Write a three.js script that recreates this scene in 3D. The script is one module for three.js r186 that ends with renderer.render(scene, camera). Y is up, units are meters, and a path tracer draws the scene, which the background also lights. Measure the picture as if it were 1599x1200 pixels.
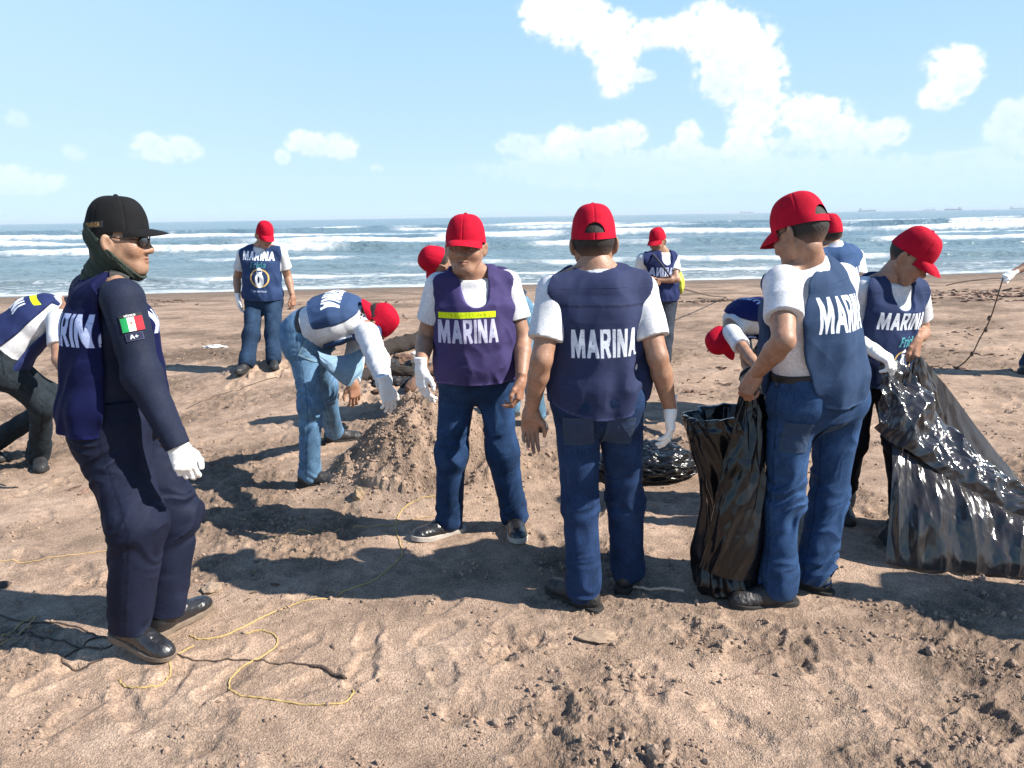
import * as THREE from 'three';
import { mergeGeometries } from 'three/addons/utils/BufferGeometryUtils.js';

// ---------------------------------------------------------------- camera, exposure
const scene = new THREE.Scene();
const EYE = new THREE.Vector3(0, 1.68, 0);
const camera = new THREE.PerspectiveCamera(53.13, 4 / 3, 0.05, 30000);
camera.position.copy(EYE);
camera.rotation.order = 'YXZ';
camera.rotation.set(THREE.MathUtils.degToRad(-12.3), 0, THREE.MathUtils.degToRad(-0.86));
camera.updateMatrixWorld();
const renderer = new THREE.WebGLRenderer({ antialias: true });
renderer.toneMapping = THREE.LinearToneMapping;
renderer.toneMappingExposure = 2.0;
renderer.shadowMap.enabled = true;
renderer.setSize(1024, 768);

scene.fog = new THREE.FogExp2(new THREE.Color(0.72, 0.84, 0.95), 0.00012);

// ---------------------------------------------------------------- noise
const PERM = new Uint8Array(512);
{
  let s = 12345; const r = () => (s = (s * 1664525 + 1013904223) >>> 0) / 4294967296;
  const p = [...Array(256).keys()];
  for (let i = 255; i > 0; i--) { const j = Math.floor(r() * (i + 1)); [p[i], p[j]] = [p[j], p[i]]; }
  for (let i = 0; i < 512; i++) PERM[i] = p[i & 255];
}
const GX = [1, -1, 1, -1, 1, -1, 1, -1, 0, 0, 0, 0, 1, 0, -1, 0], GY = [1, 1, -1, -1, 0, 0, 0, 0, 1, -1, 1, -1, 1, -1, 1, -1], GZ = [0, 0, 0, 0, 1, 1, -1, -1, 1, 1, -1, -1, 0, 1, 0, -1];
const gr = (h, x, y, z) => { h &= 15; return GX[h] * x + GY[h] * y + GZ[h] * z; };
function noise(x, y, z) {
  const X = Math.floor(x), Y = Math.floor(y), Z = Math.floor(z); x -= X; y -= Y; z -= Z;
  const u = x * x * x * (x * (x * 6 - 15) + 10), v = y * y * y * (y * (y * 6 - 15) + 10), w = z * z * z * (z * (z * 6 - 15) + 10);
  const xi = X & 255, yi = Y & 255, zi = Z & 255;
  const A = PERM[xi] + yi, B = PERM[xi + 1] + yi, a0 = PERM[A & 511] + zi, a1 = PERM[(A + 1) & 511] + zi, b0 = PERM[B & 511] + zi, b1 = PERM[(B + 1) & 511] + zi;
  const l = (a, b, t) => a + (b - a) * t;
  return l(l(l(gr(PERM[a0 & 511], x, y, z), gr(PERM[b0 & 511], x - 1, y, z), u), l(gr(PERM[a1 & 511], x, y - 1, z), gr(PERM[b1 & 511], x - 1, y - 1, z), u), v),
    l(l(gr(PERM[(a0 + 1) & 511], x, y, z - 1), gr(PERM[(b0 + 1) & 511], x - 1, y, z - 1), u), l(gr(PERM[(a1 + 1) & 511], x, y - 1, z - 1), gr(PERM[(b1 + 1) & 511], x - 1, y - 1, z - 1), u), v), w);
}
function fbm(x, y, z, n = 4) { let s = 0, a = 0.5; for (let i = 0; i < n; i++) { s += a * noise(x, y, z); x *= 2.03; y *= 2.03; z *= 2.03; a *= 0.5; } return s; }
function rng(seed) { let s = seed >>> 0; return () => { s = (s + 0x6D2B79F5) >>> 0; let t = s; t = Math.imul(t ^ (t >>> 15), t | 1); t ^= t + Math.imul(t ^ (t >>> 7), t | 61); return ((t ^ (t >>> 14)) >>> 0) / 4294967296; }; }
const clamp = (x, a = 0, b = 1) => x < a ? a : x > b ? b : x, mix = (a, b, t) => a + (b - a) * t;
const ss = (a, b, x) => { const t = clamp((x - a) / (b - a)); return t * t * (3 - 2 * t); };
const V = (x, y, z) => new THREE.Vector3(x, y, z);

// ---------------------------------------------------------------- sky (computed, equirectangular) and sun
const SUN = V(0.73, 0.66, 0.19).normalize();
{
  const W = 4096, H = 2048, d = new Float32Array(W * H * 4);
  // cumulus: lobes seen at a pixel of the photograph, [x, y, half-width, half-height, opacity], kept as directions in degrees
  const C = [];
  const cl = (az, el, w, h, s = 1) => C.push([az, el, w, h, s]);
  const seen = (q) => { for (const [x, y, w, h, s] of q) { const r = V((x - 799.5) / 1200, -(y - 600) / 1200, -1).applyQuaternion(camera.quaternion).normalize(); cl(Math.atan2(r.x, -r.z) * 57.2958, Math.asin(r.y) * 57.2958, w * 0.0405, h * 0.0405, s ?? 1); } };
  seen([[865, 22, 45, 26], [915, 45, 52, 34], [965, 60, 34, 28], [957, 92, 32, 28], [960, 125, 28, 24], [1000, 118, 24, 9, 0.6], [840, 18, 22, 16], [905, 8, 30, 15]]);
  seen([[1015, 50, 28, 17, 0.85], [1065, 55, 40, 20], [1105, 42, 42, 30], [1142, 70, 46, 42], [1176, 110, 42, 50], [1186, 150, 30, 42], [1135, 125, 45, 32, 0.7], [1172, 198, 27, 42], [1165, 232, 24, 22], [1216, 88, 8, 6, 0.6]]);
  seen([[1490, 93, 36, 20], [1508, 115, 20, 20], [1470, 150, 26, 20], [1500, 135, 14, 10, 0.6], [1588, 205, 32, 36, 0.6], [1575, 185, 18, 18, 0.6]]);
  seen([[1280, 185, 46, 28], [1258, 172, 26, 18], [1295, 208, 34, 20, 0.85], [1370, 212, 33, 16, 0.9], [1396, 202, 19, 15, 0.85], [1335, 226, 30, 13, 0.6], [1240, 230, 30, 11, 0.5]]);
  seen([[815, 225, 34, 18, 0.5], [880, 225, 21, 26], [868, 236, 17, 12], [850, 242, 24, 11, 0.7], [950, 218, 44, 18, 0.8], [980, 208, 26, 20, 0.9], [925, 226, 30, 13, 0.6], [1075, 213, 20, 20, 0.95], [1060, 240, 34, 13, 0.7], [1100, 245, 34, 13, 0.65], [1010, 256, 70, 12, 0.5], [1150, 270, 40, 12, 0.5], [890, 280, 13, 12, 0.45], [1000, 292, 60, 7, 0.35], [1215, 270, 20, 10, 0.45], [1300, 282, 80, 7, 0.35], [1500, 242, 60, 5, 0.4], [1560, 262, 25, 9, 0.45]]);
  seen([[1080, 272, 260, 26, 0.4], [1400, 274, 190, 26, 0.34], [900, 262, 140, 16, 0.3]]);
  seen([[255, 238, 44, 17, 0.75], [240, 225, 24, 13, 0.6], [290, 232, 17, 13, 0.6], [500, 228, 42, 17, 0.75], [475, 220, 19, 15, 0.75], [536, 235, 20, 17, 0.85], [440, 247, 11, 11, 0.65], [590, 262, 11, 5, 0.45], [40, 288, 48, 14, 0.8], [8, 280, 24, 15, 0.75], [25, 188, 14, 11, 0.3], [115, 240, 14, 11, 0.35]]);
  // and the same kind of sky round the rest of the horizon
  const R = rng(77);
  for (let i = 0; i < 70; i++) { const az = 48 + R() * 264; const el = 3 + R() * R() * 16; const n = 2 + Math.floor(R() * 4); for (let k = 0; k < n; k++) cl(az + (R() - 0.5) * 7, el + (R() - 0.5) * 2.4, 1 + R() * 2.4, 0.7 + R() * 1.3, 0.5 + R() * 0.5); }
  const buckets = Array.from({ length: 360 }, () => []);
  for (const c of C) { for (let a = Math.floor(c[0] - c[2] * 1.9 - 2); a <= c[0] + c[2] * 1.9 + 2; a++) buckets[((a % 360) + 360) % 360].push(c); }
  const sunAz = Math.atan2(SUN.x, -SUN.z) * 180 / Math.PI;
  for (let j = 0; j < H; j++) {
    const el = (j + 0.5) / H * 180 - 90, e = Math.max(el, 0);
    const top = 1 - Math.exp(-e / 16);
    let br = mix(0.545, 0.20, top), bg = mix(0.735, 0.44, top), bb = mix(0.80, 0.80, top);
    const deep = ss(20, 62, e); br = mix(br, 0.04, deep); bg = mix(bg, 0.12, deep); bb = mix(bb, 0.33, deep);
    const hz = Math.exp(-e / 3.0); br = mix(br, 0.54, hz * 0.6); bg = mix(bg, 0.70, hz * 0.6); bb = mix(bb, 0.80, hz * 0.6);
    for (let i = 0; i < W; i++) {
      const phi = (i + 0.5) / W * 360 - 180;                 // u: atan2(z, x)
      let az = phi + 90; if (az > 180) az -= 360;            // straight ahead is -z
      let r = br, g = bg, b = bb;
      const side = ss(-6, -36, az) * (1 - ss(-60, -110, az)) * 0.30 * (1 - ss(10, 40, e));   // the milky left part
      r = mix(r, 0.58, side); g = mix(g, 0.76, side); b = mix(b, 0.86, side);
      if (el > 0.3 && el < 26) {
        const list = buckets[((Math.floor(az) % 360) + 360) % 360];
        if (list.length) {
          const n1 = fbm(az * 0.30 + 40, el * 0.36, 3.1, 2), n2 = 1 - 2.4 * Math.abs(fbm(az * 0.62, el * 0.72 + 9, 7.7, 2)), n3 = fbm(az * 1.9, el * 2.1, 1.7, 4);
          let dens = 0, low = 0, op = 0;
          for (const c of list) {
            let da = az - c[0]; if (da > 180) da -= 360; if (da < -180) da += 360;
            const x = (da + n1 * 0.6) / c[2], y = (el - c[1] + n1 * 0.4) / c[3];
            const q = x * x + y * y * (y < 0 ? 1.2 : 1);
            if (q < 4) { const v = Math.exp(-q * 1.0); dens += v * (1 - 0.35 * dens); op += v * c[4]; low += v * clamp(0.25 - y * 0.6); }
          }
          const n4 = fbm(az * 5.2, el * 5.6, 4.4, 3), vs = dens > 0 ? op / (dens + 0.35 * dens * dens) : 0, k = ss(0.14, 0.84, dens * (1 + 0.55 * n2 + 1.2 * n3 + 0.3 * n4) + (0.18 * n2 + 0.45 * n3 + 0.1 * n4) * ss(0.04, 0.4, dens)) * clamp(vs * 1.1);
          const far = 1 - Math.exp(-Math.max(0.1, e) / 3.0);
          if (k > 0) {
            const shade = clamp((low / Math.max(dens, 0.2)) * 0.5 - n3 * 0.8 - n4 * 0.4 + 0.05);
            const cr = mix(0.97, 0.62, shade), cg = mix(0.985, 0.70, shade), cb = mix(0.985, 0.82, shade);
            const a = k * mix(0.3, 1, far);
            r = mix(r, mix(r * 1.06, cr, far), a); g = mix(g, mix(g * 1.03, cg, far), a); b = mix(b, mix(b * 1.02, cb, far), a);
          }
        }
      }
      const o = (j * W + i) * 4, E = 0.655; r *= E; g *= E; b *= E; d[o] = r; d[o + 1] = g; d[o + 2] = b; d[o + 3] = 1;
    }
  }
  const t = new THREE.DataTexture(d, W, H, THREE.RGBAFormat, THREE.FloatType);
  t.mapping = THREE.EquirectangularReflectionMapping; t.magFilter = t.minFilter = THREE.LinearFilter; t.wrapS = THREE.RepeatWrapping; t.needsUpdate = true;
  scene.background = t; scene.environment = t;
}
const sun = new THREE.DirectionalLight(new THREE.Color().setRGB(1, 0.94, 0.85), 5);
sun.position.copy(SUN).multiplyScalar(40).add(V(0, 0, -6)); sun.target.position.set(0, 0, -6); sun.castShadow = true;
Object.assign(sun.shadow.camera, { left: -16, right: 16, top: 14, bottom: -14, near: 1, far: 90 }); sun.shadow.mapSize.set(4096, 4096);
scene.add(sun, sun.target);

// ---------------------------------------------------------------- helpers: points seen in the photograph, turned into places
function ray(x, y) { return V((x - 799.5) / 1200, -(y - 600) / 1200, -1).applyQuaternion(camera.quaternion); }
const at = (x, y, D) => { const r = ray(x, y); return r.multiplyScalar(-D / r.z).add(EYE); };
function reach(parent, x, y, L, s) {                        // the point of that ray L metres from parent: s 1 farther, -1 nearer
  const r = ray(x, y).normalize(), oc = EYE.clone().sub(parent), b = oc.dot(r), c = oc.lengthSq() - L * L, q = b * b - c;
  const p = r.clone().multiplyScalar(-b + s * Math.sqrt(Math.max(0, q))).add(EYE);
  return p;
}
// the lie of the land
const shore = (x, z) => (z + 24.3 + (x + 14) * 0.1067) * 0.994;     // metres inland of the water's edge
const MOUNDS = [[-0.62, -4.98, 0.40, 0.32, 0.33], [-0.22, -4.85, 0.42, 0.36, 0.13], [-0.95, -4.72, 0.26, 0.2, 0.08], [-0.64, -4.62, 0.32, 0.27, 0.17], [-0.42, -5.1, 0.34, 0.32, 0.16], [-0.98, -5.1, 0.34, 0.26, 0.08], [-2.65, -8.2, 0.65, 0.5, 0.16], [-1.6, -7.2, 0.9, 0.7, 0.1], [-0.8, -6.4, 0.9, 0.6, 0.1]];
function land(x, z) {
  const s = shore(x, z);
  let h = s > 14 ? 0 : -0.55 * Math.pow((14 - s) / 14, 1.35);
  if (s < -6) h = -1.35;
  h += 0.03 * noise(x * 0.35, z * 0.35, 2.5) * ss(0, 8, s);
  for (const m of MOUNDS) { const q = ((x - m[0]) / m[2]) ** 2 + ((z - m[1]) / m[3]) ** 2; if (q < 9) h += m[4] * Math.exp(-q); }
  return h;
}
function ground(x, y, lift = 0) {                           // where that ray meets the sand
  const r = ray(x, y); let t = 0;
  for (let i = 0; i < 60; i++) { const p = r.clone().multiplyScalar(t).add(EYE); const e = p.y - land(p.x, p.z); t += e / -r.y * 0.8; if (Math.abs(e) < 1e-4) break; }
  const p = r.multiplyScalar(t).add(EYE); p.y = land(p.x, p.z) + lift; return p;
}
// naming
const used = {};
function numbered(n) { const k = used[n] = (used[n] ?? -1) + 1; return k ? n + '_' + String(k).padStart(3, '0') : n; }
function thing(name, label, category, group, pos) {
  const o = new THREE.Group(); o.name = numbered(name); o.userData = { label, category }; if (group) o.userData.group = group;
  if (pos) o.position.copy(pos); scene.add(o); return o;
}
function single(name, geo, mat, label, category, group, kind) {
  const o = new THREE.Mesh(geo, mat); o.name = numbered(name); o.castShadow = o.receiveShadow = true;
  o.userData = kind ? { kind } : {}; if (label) o.userData.label = label; if (category) o.userData.category = category; if (group) o.userData.group = group;
  scene.add(o); return o;
}
function part(name, geo, mat, parent, label) {
  const o = new THREE.Mesh(geo, mat); o.name = name; o.castShadow = o.receiveShadow = true; if (label) o.userData.label = label; parent.add(o); return o;
}
// ---------------------------------------------------------------- distance fields and their skin
const cap = (a, b, ra, rb = ra) => {
  const ax = a.x, ay = a.y, az = a.z, dx = b.x - ax, dy = b.y - ay, dz = b.z - az, il = 1 / Math.max(1e-9, dx * dx + dy * dy + dz * dz), dr = rb - ra;
  return (x, y, z) => { x -= ax; y -= ay; z -= az; let t = (x * dx + y * dy + z * dz) * il; t = t < 0 ? 0 : t > 1 ? 1 : t; x -= dx * t; y -= dy * t; z -= dz * t; return Math.sqrt(x * x + y * y + z * z) - ra - dr * t; };
};
const ell = (c, l, u, f, rx, ry, rz) => {
  const m = Math.min(rx, ry, rz);
  return (x, y, z) => {
    x -= c.x; y -= c.y; z -= c.z;
    const a = (x * l.x + y * l.y + z * l.z) / rx, b = (x * u.x + y * u.y + z * u.z) / ry, e = (x * f.x + y * f.y + z * f.z) / rz;
    const k0 = Math.sqrt(a * a + b * b + e * e), k1 = Math.sqrt(a * a / (rx * rx) + b * b / (ry * ry) + e * e / (rz * rz));
    return k1 < 1e-6 ? -m : k0 * (k0 - 1) / k1;
  };
};
const smin = (a, b, k) => { const h = k - Math.abs(a - b); return h > 0 ? Math.min(a, b) - h * h / (4 * k) : Math.min(a, b); };
const smax = (a, b, k) => -smin(-a, -b, k);
const uni = (k, ...fs) => (x, y, z) => { let d = fs[0](x, y, z); for (let i = 1; i < fs.length; i++) d = smin(d, fs[i](x, y, z), k); return d; };
// n-gon of a body: elliptical sections along a spine; nodes {c, l, w, d}
function loft(nodes, k = 0.03) {
  const seg = [];
  for (let i = 0; i + 1 < nodes.length; i++) {
    const A = nodes[i], B = nodes[i + 1], ax = B.c.clone().sub(A.c), len = ax.length(); ax.normalize();
    const l = A.l.clone().add(B.l).normalize(); l.addScaledVector(ax, -l.dot(ax)).normalize();
    const f = l.clone().cross(ax);
    seg.push({ A, B, ax, len, l, f });
  }
  return (x, y, z) => {
    let d = 1e9;
    for (const s of seg) {
      const px = x - s.A.c.x, py = y - s.A.c.y, pz = z - s.A.c.z;
      const h = px * s.ax.x + py * s.ax.y + pz * s.ax.z, t = clamp(h / s.len), w = mix(s.A.w, s.B.w, t), e = mix(s.A.d, s.B.d, t), r = h - t * s.len;
      const u = px * s.l.x + py * s.l.y + pz * s.l.z, v = px * s.f.x + py * s.f.y + pz * s.f.z, m = Math.min(w, e);
      const a = u / w, b = v / e, g = r / (m * 0.75);
      const q2 = Math.sqrt(a * a + b * b + g * g), k1 = Math.sqrt(a * a / (w * w) + b * b / (e * e) + g * g / (m * m * 0.56));
      d = smin(d, k1 < 1e-6 ? -m : q2 * (q2 - 1) / k1, k);
    }
    return d;
  };
}
// surface nets on a sparse grid
function skin(f, pts, pad, cell) {
  const lo = V(1e9, 1e9, 1e9), hi = V(-1e9, -1e9, -1e9); for (const p of pts) { lo.min(p); hi.max(p); } lo.subScalar(pad); hi.addScalar(pad);
  const B = 4, n = ['x', 'y', 'z'].map((k) => Math.ceil((hi[k] - lo[k]) / cell / B) * B + 1), [nx, ny, nz] = n;
  const val = new Float32Array(nx * ny * nz).fill(9), live = [], half = cell * B / 2, lim = half * 1.732 * 1.5 + cell;
  const id = (i, j, k) => (k * ny + j) * nx + i;
  for (let k = 0; k < nz - 1; k += B) for (let j = 0; j < ny - 1; j += B) for (let i = 0; i < nx - 1; i += B) {
    const d = f(lo.x + i * cell + half, lo.y + j * cell + half, lo.z + k * cell + half);
    if (Math.abs(d) > lim) { if (d < 0) for (let c = 0; c <= B; c++) for (let b = 0; b <= B; b++) for (let a = 0; a <= B; a++) { const q = id(i + a, j + b, k + c); if (val[q] === 9) val[q] = -9; } continue; }
    live.push(i, j, k);
  }
  for (let q = 0; q < live.length; q += 3) {
    const i = live[q], j = live[q + 1], k = live[q + 2];
    for (let c = 0; c <= B; c++) for (let b = 0; b <= B; b++) for (let a = 0; a <= B; a++) { const o = id(i + a, j + b, k + c); if (Math.abs(val[o]) === 9) val[o] = f(lo.x + (i + a) * cell, lo.y + (j + b) * cell, lo.z + (k + c) * cell); }
  }
  const vert = new Map(), pos = [], idx = [];
  const E = [[0, 1], [2, 3], [4, 5], [6, 7], [0, 2], [1, 3], [4, 6], [5, 7], [0, 4], [1, 5], [2, 6], [3, 7]];
  const g = new Float32Array(8);
  const cellVert = (i, j, k) => {
    const key = id(i, j, k); let v = vert.get(key); if (v !== undefined) return v;
    for (let c = 0; c < 8; c++) g[c] = val[id(i + (c & 1), j + ((c >> 1) & 1), k + (c >> 2))];
    let sx = 0, sy = 0, sz = 0, m = 0;
    for (const [a, b] of E) if ((g[a] < 0) !== (g[b] < 0)) { const t = g[a] / (g[a] - g[b]); sx += (a & 1) + t * ((b & 1) - (a & 1)); sy += ((a >> 1) & 1) + t * (((b >> 1) & 1) - ((a >> 1) & 1)); sz += (a >> 2) + t * ((b >> 2) - (a >> 2)); m++; }
    if (!m) { sx = sy = sz = 0.5; m = 1; }
    v = pos.length / 3; pos.push(lo.x + (i + sx / m) * cell, lo.y + (j + sy / m) * cell, lo.z + (k + sz / m) * cell); vert.set(key, v); return v;
  };
  const seen = new Uint8Array(nx * ny * nz);
  const quad = (a, b, c, d, flip) => flip ? idx.push(a, c, b, a, d, c) : idx.push(a, b, c, a, c, d);
  for (let q = 0; q < live.length; q += 3) {
    for (let c = 0; c < B; c++) for (let b = 0; b < B; b++) for (let a = 0; a < B; a++) {
      const i = live[q] + a, j = live[q + 1] + b, k = live[q + 2] + c, o = id(i, j, k); if (seen[o]) continue; seen[o] = 1;
      const v0 = val[o] < 0;
      if (j > 0 && k > 0 && (val[id(i + 1, j, k)] < 0) !== v0) quad(cellVert(i, j - 1, k - 1), cellVert(i, j, k - 1), cellVert(i, j, k), cellVert(i, j - 1, k), !v0);
      if (i > 0 && k > 0 && (val[id(i, j + 1, k)] < 0) !== v0) quad(cellVert(i - 1, j, k - 1), cellVert(i - 1, j, k), cellVert(i, j, k), cellVert(i, j, k - 1), !v0);
      if (i > 0 && j > 0 && (val[id(i, j, k + 1)] < 0) !== v0) quad(cellVert(i - 1, j - 1, k), cellVert(i, j - 1, k), cellVert(i, j, k), cellVert(i - 1, j, k), !v0);
    }
  }
  const nor = new Float32Array(pos.length), e = cell * 0.35;
  for (let v = 0; v < pos.length; v += 3) {
    for (let it = 0; it < 2; it++) {
      const x = pos[v], y = pos[v + 1], z = pos[v + 2];
      const p = f(x + e, y - e, z - e), q = f(x - e, y - e, z + e), r = f(x - e, y + e, z - e), t = f(x + e, y + e, z + e);
      let a = p - q - r + t, b = -p - q + r + t, c = -p + q - r + t; const m = (p + q + r + t) / 4;
      const gl = Math.sqrt(a * a + b * b + c * c) || 1; a /= gl; b /= gl; c /= gl;
      if (it === 1) { nor[v] = a; nor[v + 1] = b; nor[v + 2] = c; break; }
      const d = clamp(m / Math.max(0.5, gl / (4 * e)), -cell * 0.5, cell * 0.5); pos[v] -= a * d; pos[v + 1] -= b * d; pos[v + 2] -= c * d;
    }
  }
  return { pos, nor, idx };
}
// geometry from a skin: color(x, y, z, nx, ny, nz) and a uv that may differ by the side a triangle faces
function dress(m, color, side = boxSide, uv = boxUV) {
  const map = new Map(), P = [], N = [], U = [], C = color ? [] : null, I = [];
  for (let t = 0; t < m.idx.length; t += 3) {
    let nx = 0, ny = 0, nz = 0; for (let c = 0; c < 3; c++) { const v = m.idx[t + c] * 3; nx += m.nor[v]; ny += m.nor[v + 1]; nz += m.nor[v + 2]; }
    const s = side(nx, ny, nz);
    for (let c = 0; c < 3; c++) {
      const v = m.idx[t + c], key = v * 8 + s; let o = map.get(key);
      if (o === undefined) {
        o = P.length / 3; map.set(key, o); const x = m.pos[v * 3], y = m.pos[v * 3 + 1], z = m.pos[v * 3 + 2];
        P.push(x, y, z); N.push(m.nor[v * 3], m.nor[v * 3 + 1], m.nor[v * 3 + 2]); U.push(...uv(s, x, y, z)); if (C) C.push(...color(x, y, z, m.nor[v * 3], m.nor[v * 3 + 1], m.nor[v * 3 + 2]));
      }
      I.push(o);
    }
  }
  const g = new THREE.BufferGeometry();
  g.setAttribute('position', new THREE.Float32BufferAttribute(P, 3)); g.setAttribute('normal', new THREE.Float32BufferAttribute(N, 3)); g.setAttribute('uv', new THREE.Float32BufferAttribute(U, 2));
  if (C) g.setAttribute('color', new THREE.Float32BufferAttribute(C, 3));
  g.setIndex(I); return g;
}
function boxSide(x, y, z) { x = Math.abs(x); y = Math.abs(y); z = Math.abs(z); return x > y && x > z ? 0 : y > z ? 1 : 2; }
function boxUV(s, x, y, z) { return s === 0 ? [z, y] : s === 1 ? [x, z] : [x, y]; }
// ---------------------------------------------------------------- textures
function dataTex(n, fn, srgb) {                             // fn(u, v) -> [r, g, b] 0..255, tiling is up to fn
  const d = new Uint8Array(n * n * 4);
  for (let j = 0; j < n; j++) for (let i = 0; i < n; i++) { const c = fn(i / n, j / n), o = (j * n + i) * 4; d[o] = clamp(c[0], 0, 255); d[o + 1] = clamp(c[1], 0, 255); d[o + 2] = clamp(c[2], 0, 255); d[o + 3] = 255; }
  const t = new THREE.DataTexture(d, n, n); t.wrapS = t.wrapT = THREE.RepeatWrapping; t.magFilter = THREE.LinearFilter; t.minFilter = THREE.LinearMipmapLinearFilter; t.generateMipmaps = true; if (srgb) t.colorSpace = THREE.SRGBColorSpace; t.needsUpdate = true; return t;
}
function tileNoise(u, v, f, seed, oct = 4) {                // seamless fbm on the unit square
  let s = 0, a = 0.5;
  for (let o = 0; o < oct; o++) {
    const F = f << o, x = u * F, y = v * F, X = Math.floor(x), Y = Math.floor(y), fx = x - X, fy = y - Y;
    const h = (i, j) => { let n = Math.imul((i % F) * 374761393 + (j % F) * 668265263 + seed * 1442695041 + o * 97, 1274126177); n ^= n >>> 13; n = Math.imul(n, 1103515245); n ^= n >>> 16; return (n >>> 0) / 4294967296; };
    const sx = fx * fx * (3 - 2 * fx), sy = fy * fy * (3 - 2 * fy);
    s += a * (mix(mix(h(X, Y), h(X + 1, Y), sx), mix(h(X, Y + 1), h(X + 1, Y + 1), sx), sy) * 2 - 1); a *= 0.5;
  }
  return s;
}
function rep(t, k) { const c = t.clone(); c.repeat.set(k, k); c.needsUpdate = true; return c; }
const creaseTex = dataTex(512, (u, v) => { const a = tileNoise(u, v, 4, 3, 3), r = 1 - Math.abs(tileNoise(u + a * 0.06, v + a * 0.06, 5, 11, 3)) * 2.2; const w = tileNoise(u, v, 64, 5, 2); const k = clamp(r) * 200 + w * 22 + a * 30 + 20; return [k, k, k]; });
const denimTex = dataTex(512, (u, v) => { const w = tileNoise(u, v * 0.25, 128, 5, 2) * 0.5 + tileNoise(u, v, 96, 8, 2) * 0.5, c = tileNoise(u, v, 6, 2, 4); const k = 208 + w * 60 + c * 40; return [k, k, k * 1.0 + 4]; }, true);
const foldTex = dataTex(512, (u, v) => { const a = tileNoise(u, v, 3, 23, 2), r = Math.abs(tileNoise(u + a * 0.1, v, 3, 41, 2)) + 0.5 * Math.abs(tileNoise(u, v + a * 0.1, 7, 57, 2)); const k = 255 - 330 * r; return [k, k, k]; });
const wrinkleTex = dataTex(512, (u, v) => { const a = tileNoise(u, v, 3, 3, 2), r = 1 - Math.abs(tileNoise(u + a * 0.1, v * 0.5 + a * 0.15, 4, 11, 2)) * 2.0, w = tileNoise(u, v, 128, 5, 2); const k = 128 + clamp(r) * 70 + a * 60 + w * 5; return [k, k, k]; });
const clothTex = dataTex(256, (u, v) => { const k = 230 + tileNoise(u, v, 64, 5, 2) * 26 + tileNoise(u, v, 5, 2, 3) * 24; return [k, k, k]; }, true);
const skinTex = dataTex(256, (u, v) => { const k = 226 + tileNoise(u, v, 40, 9, 3) * 26 + tileNoise(u, v, 7, 4, 3) * 26; return [k, k * 0.985, k * 0.97]; }, true);
// ---------------------------------------------------------------- people
const std = (o) => new THREE.MeshStandardMaterial(o), phys = (o) => new THREE.MeshPhysicalMaterial(o);
const skinMat = phys({ vertexColors: true, map: rep(skinTex, 6), roughness: 0.52, bumpMap: rep(skinTex, 9), bumpScale: 0.0015, sheen: 0.15, sheenRoughness: 0.5 });
const hairMat = std({ vertexColors: true, roughness: 0.75 });
const denimMat = phys({ specularIntensity: 0.3, vertexColors: true, map: rep(denimTex, 3), bumpMap: rep(wrinkleTex, 2.1), bumpScale: 0.008, roughness: 0.86, sheen: 0.08, sheenRoughness: 0.6, sheenColor: new THREE.Color(0.3, 0.4, 0.6) });
const teeMat = phys({ specularIntensity: 0.3, color: new THREE.Color().setRGB(0.76, 0.77, 0.8), map: rep(clothTex, 3), bumpMap: rep(wrinkleTex, 1.5), bumpScale: 0.005, roughness: 0.9 });
const uniformMat = phys({ specularIntensity: 0.3, vertexColors: true, map: rep(clothTex, 3), bumpMap: rep(wrinkleTex, 1.3), bumpScale: 0.009, roughness: 0.72, sheen: 0.06, sheenRoughness: 0.5, sheenColor: new THREE.Color(0.25, 0.3, 0.45) });
const gloveMat = phys({ color: new THREE.Color().setRGB(0.8, 0.79, 0.77), roughness: 0.65, bumpMap: rep(wrinkleTex, 9), bumpScale: 0.001 });
const capRed = phys({ specularIntensity: 0.3, color: new THREE.Color().setRGB(0.52, 0.005, 0.028), map: rep(clothTex, 6), bumpMap: rep(clothTex, 16), bumpScale: 0.001, roughness: 0.85, sheen: 0.1, sheenColor: new THREE.Color(1, 0.2, 0.3), sheenRoughness: 0.6 });
const capBlack = phys({ specularIntensity: 0.3, color: new THREE.Color().setRGB(0.011, 0.0115, 0.013), map: rep(clothTex, 6), bumpMap: rep(clothTex, 16), bumpScale: 0.001, roughness: 0.85, sheen: 0.08, sheenColor: new THREE.Color(0.5, 0.5, 0.55), sheenRoughness: 0.6 });
const leather = phys({ color: new THREE.Color().setRGB(0.014, 0.014, 0.016), roughness: 0.34, clearcoat: 0.5, clearcoatRoughness: 0.25, bumpMap: rep(creaseTex, 7), bumpScale: 0.003 });
const dustyLeather = phys({ color: new THREE.Color().setRGB(0.022, 0.021, 0.022), roughness: 0.55, bumpMap: rep(creaseTex, 7), bumpScale: 0.004 });
const rubber = std({ color: new THREE.Color().setRGB(0.02, 0.019, 0.018), roughness: 0.8 });
const paleRubber = std({ color: new THREE.Color().setRGB(0.5, 0.45, 0.4), roughness: 0.8, map: rep(clothTex, 9) });
const tanRubber = std({ color: new THREE.Color().setRGB(0.2, 0.15, 0.11), roughness: 0.85, map: rep(clothTex, 9) });
const beltMat = std({ color: new THREE.Color().setRGB(0.006, 0.006, 0.007), roughness: 0.5 });
const eyeWhite = phys({ color: 0xd8d0c8, roughness: 0.2 }), eyeDark = phys({ color: 0x1a0f0a, roughness: 0.1 });
const glassDark = phys({ color: new THREE.Color().setRGB(0.03, 0.02, 0.02), roughness: 0.06, clearcoat: 1 });
const frameMat = std({ color: 0x1a1614, roughness: 0.4 });
const thread = std({ color: new THREE.Color().setRGB(0.32, 0.26, 0.2), roughness: 0.9 });
const rgb = (r, g, b) => new THREE.Color().setRGB(r, g, b);

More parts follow.
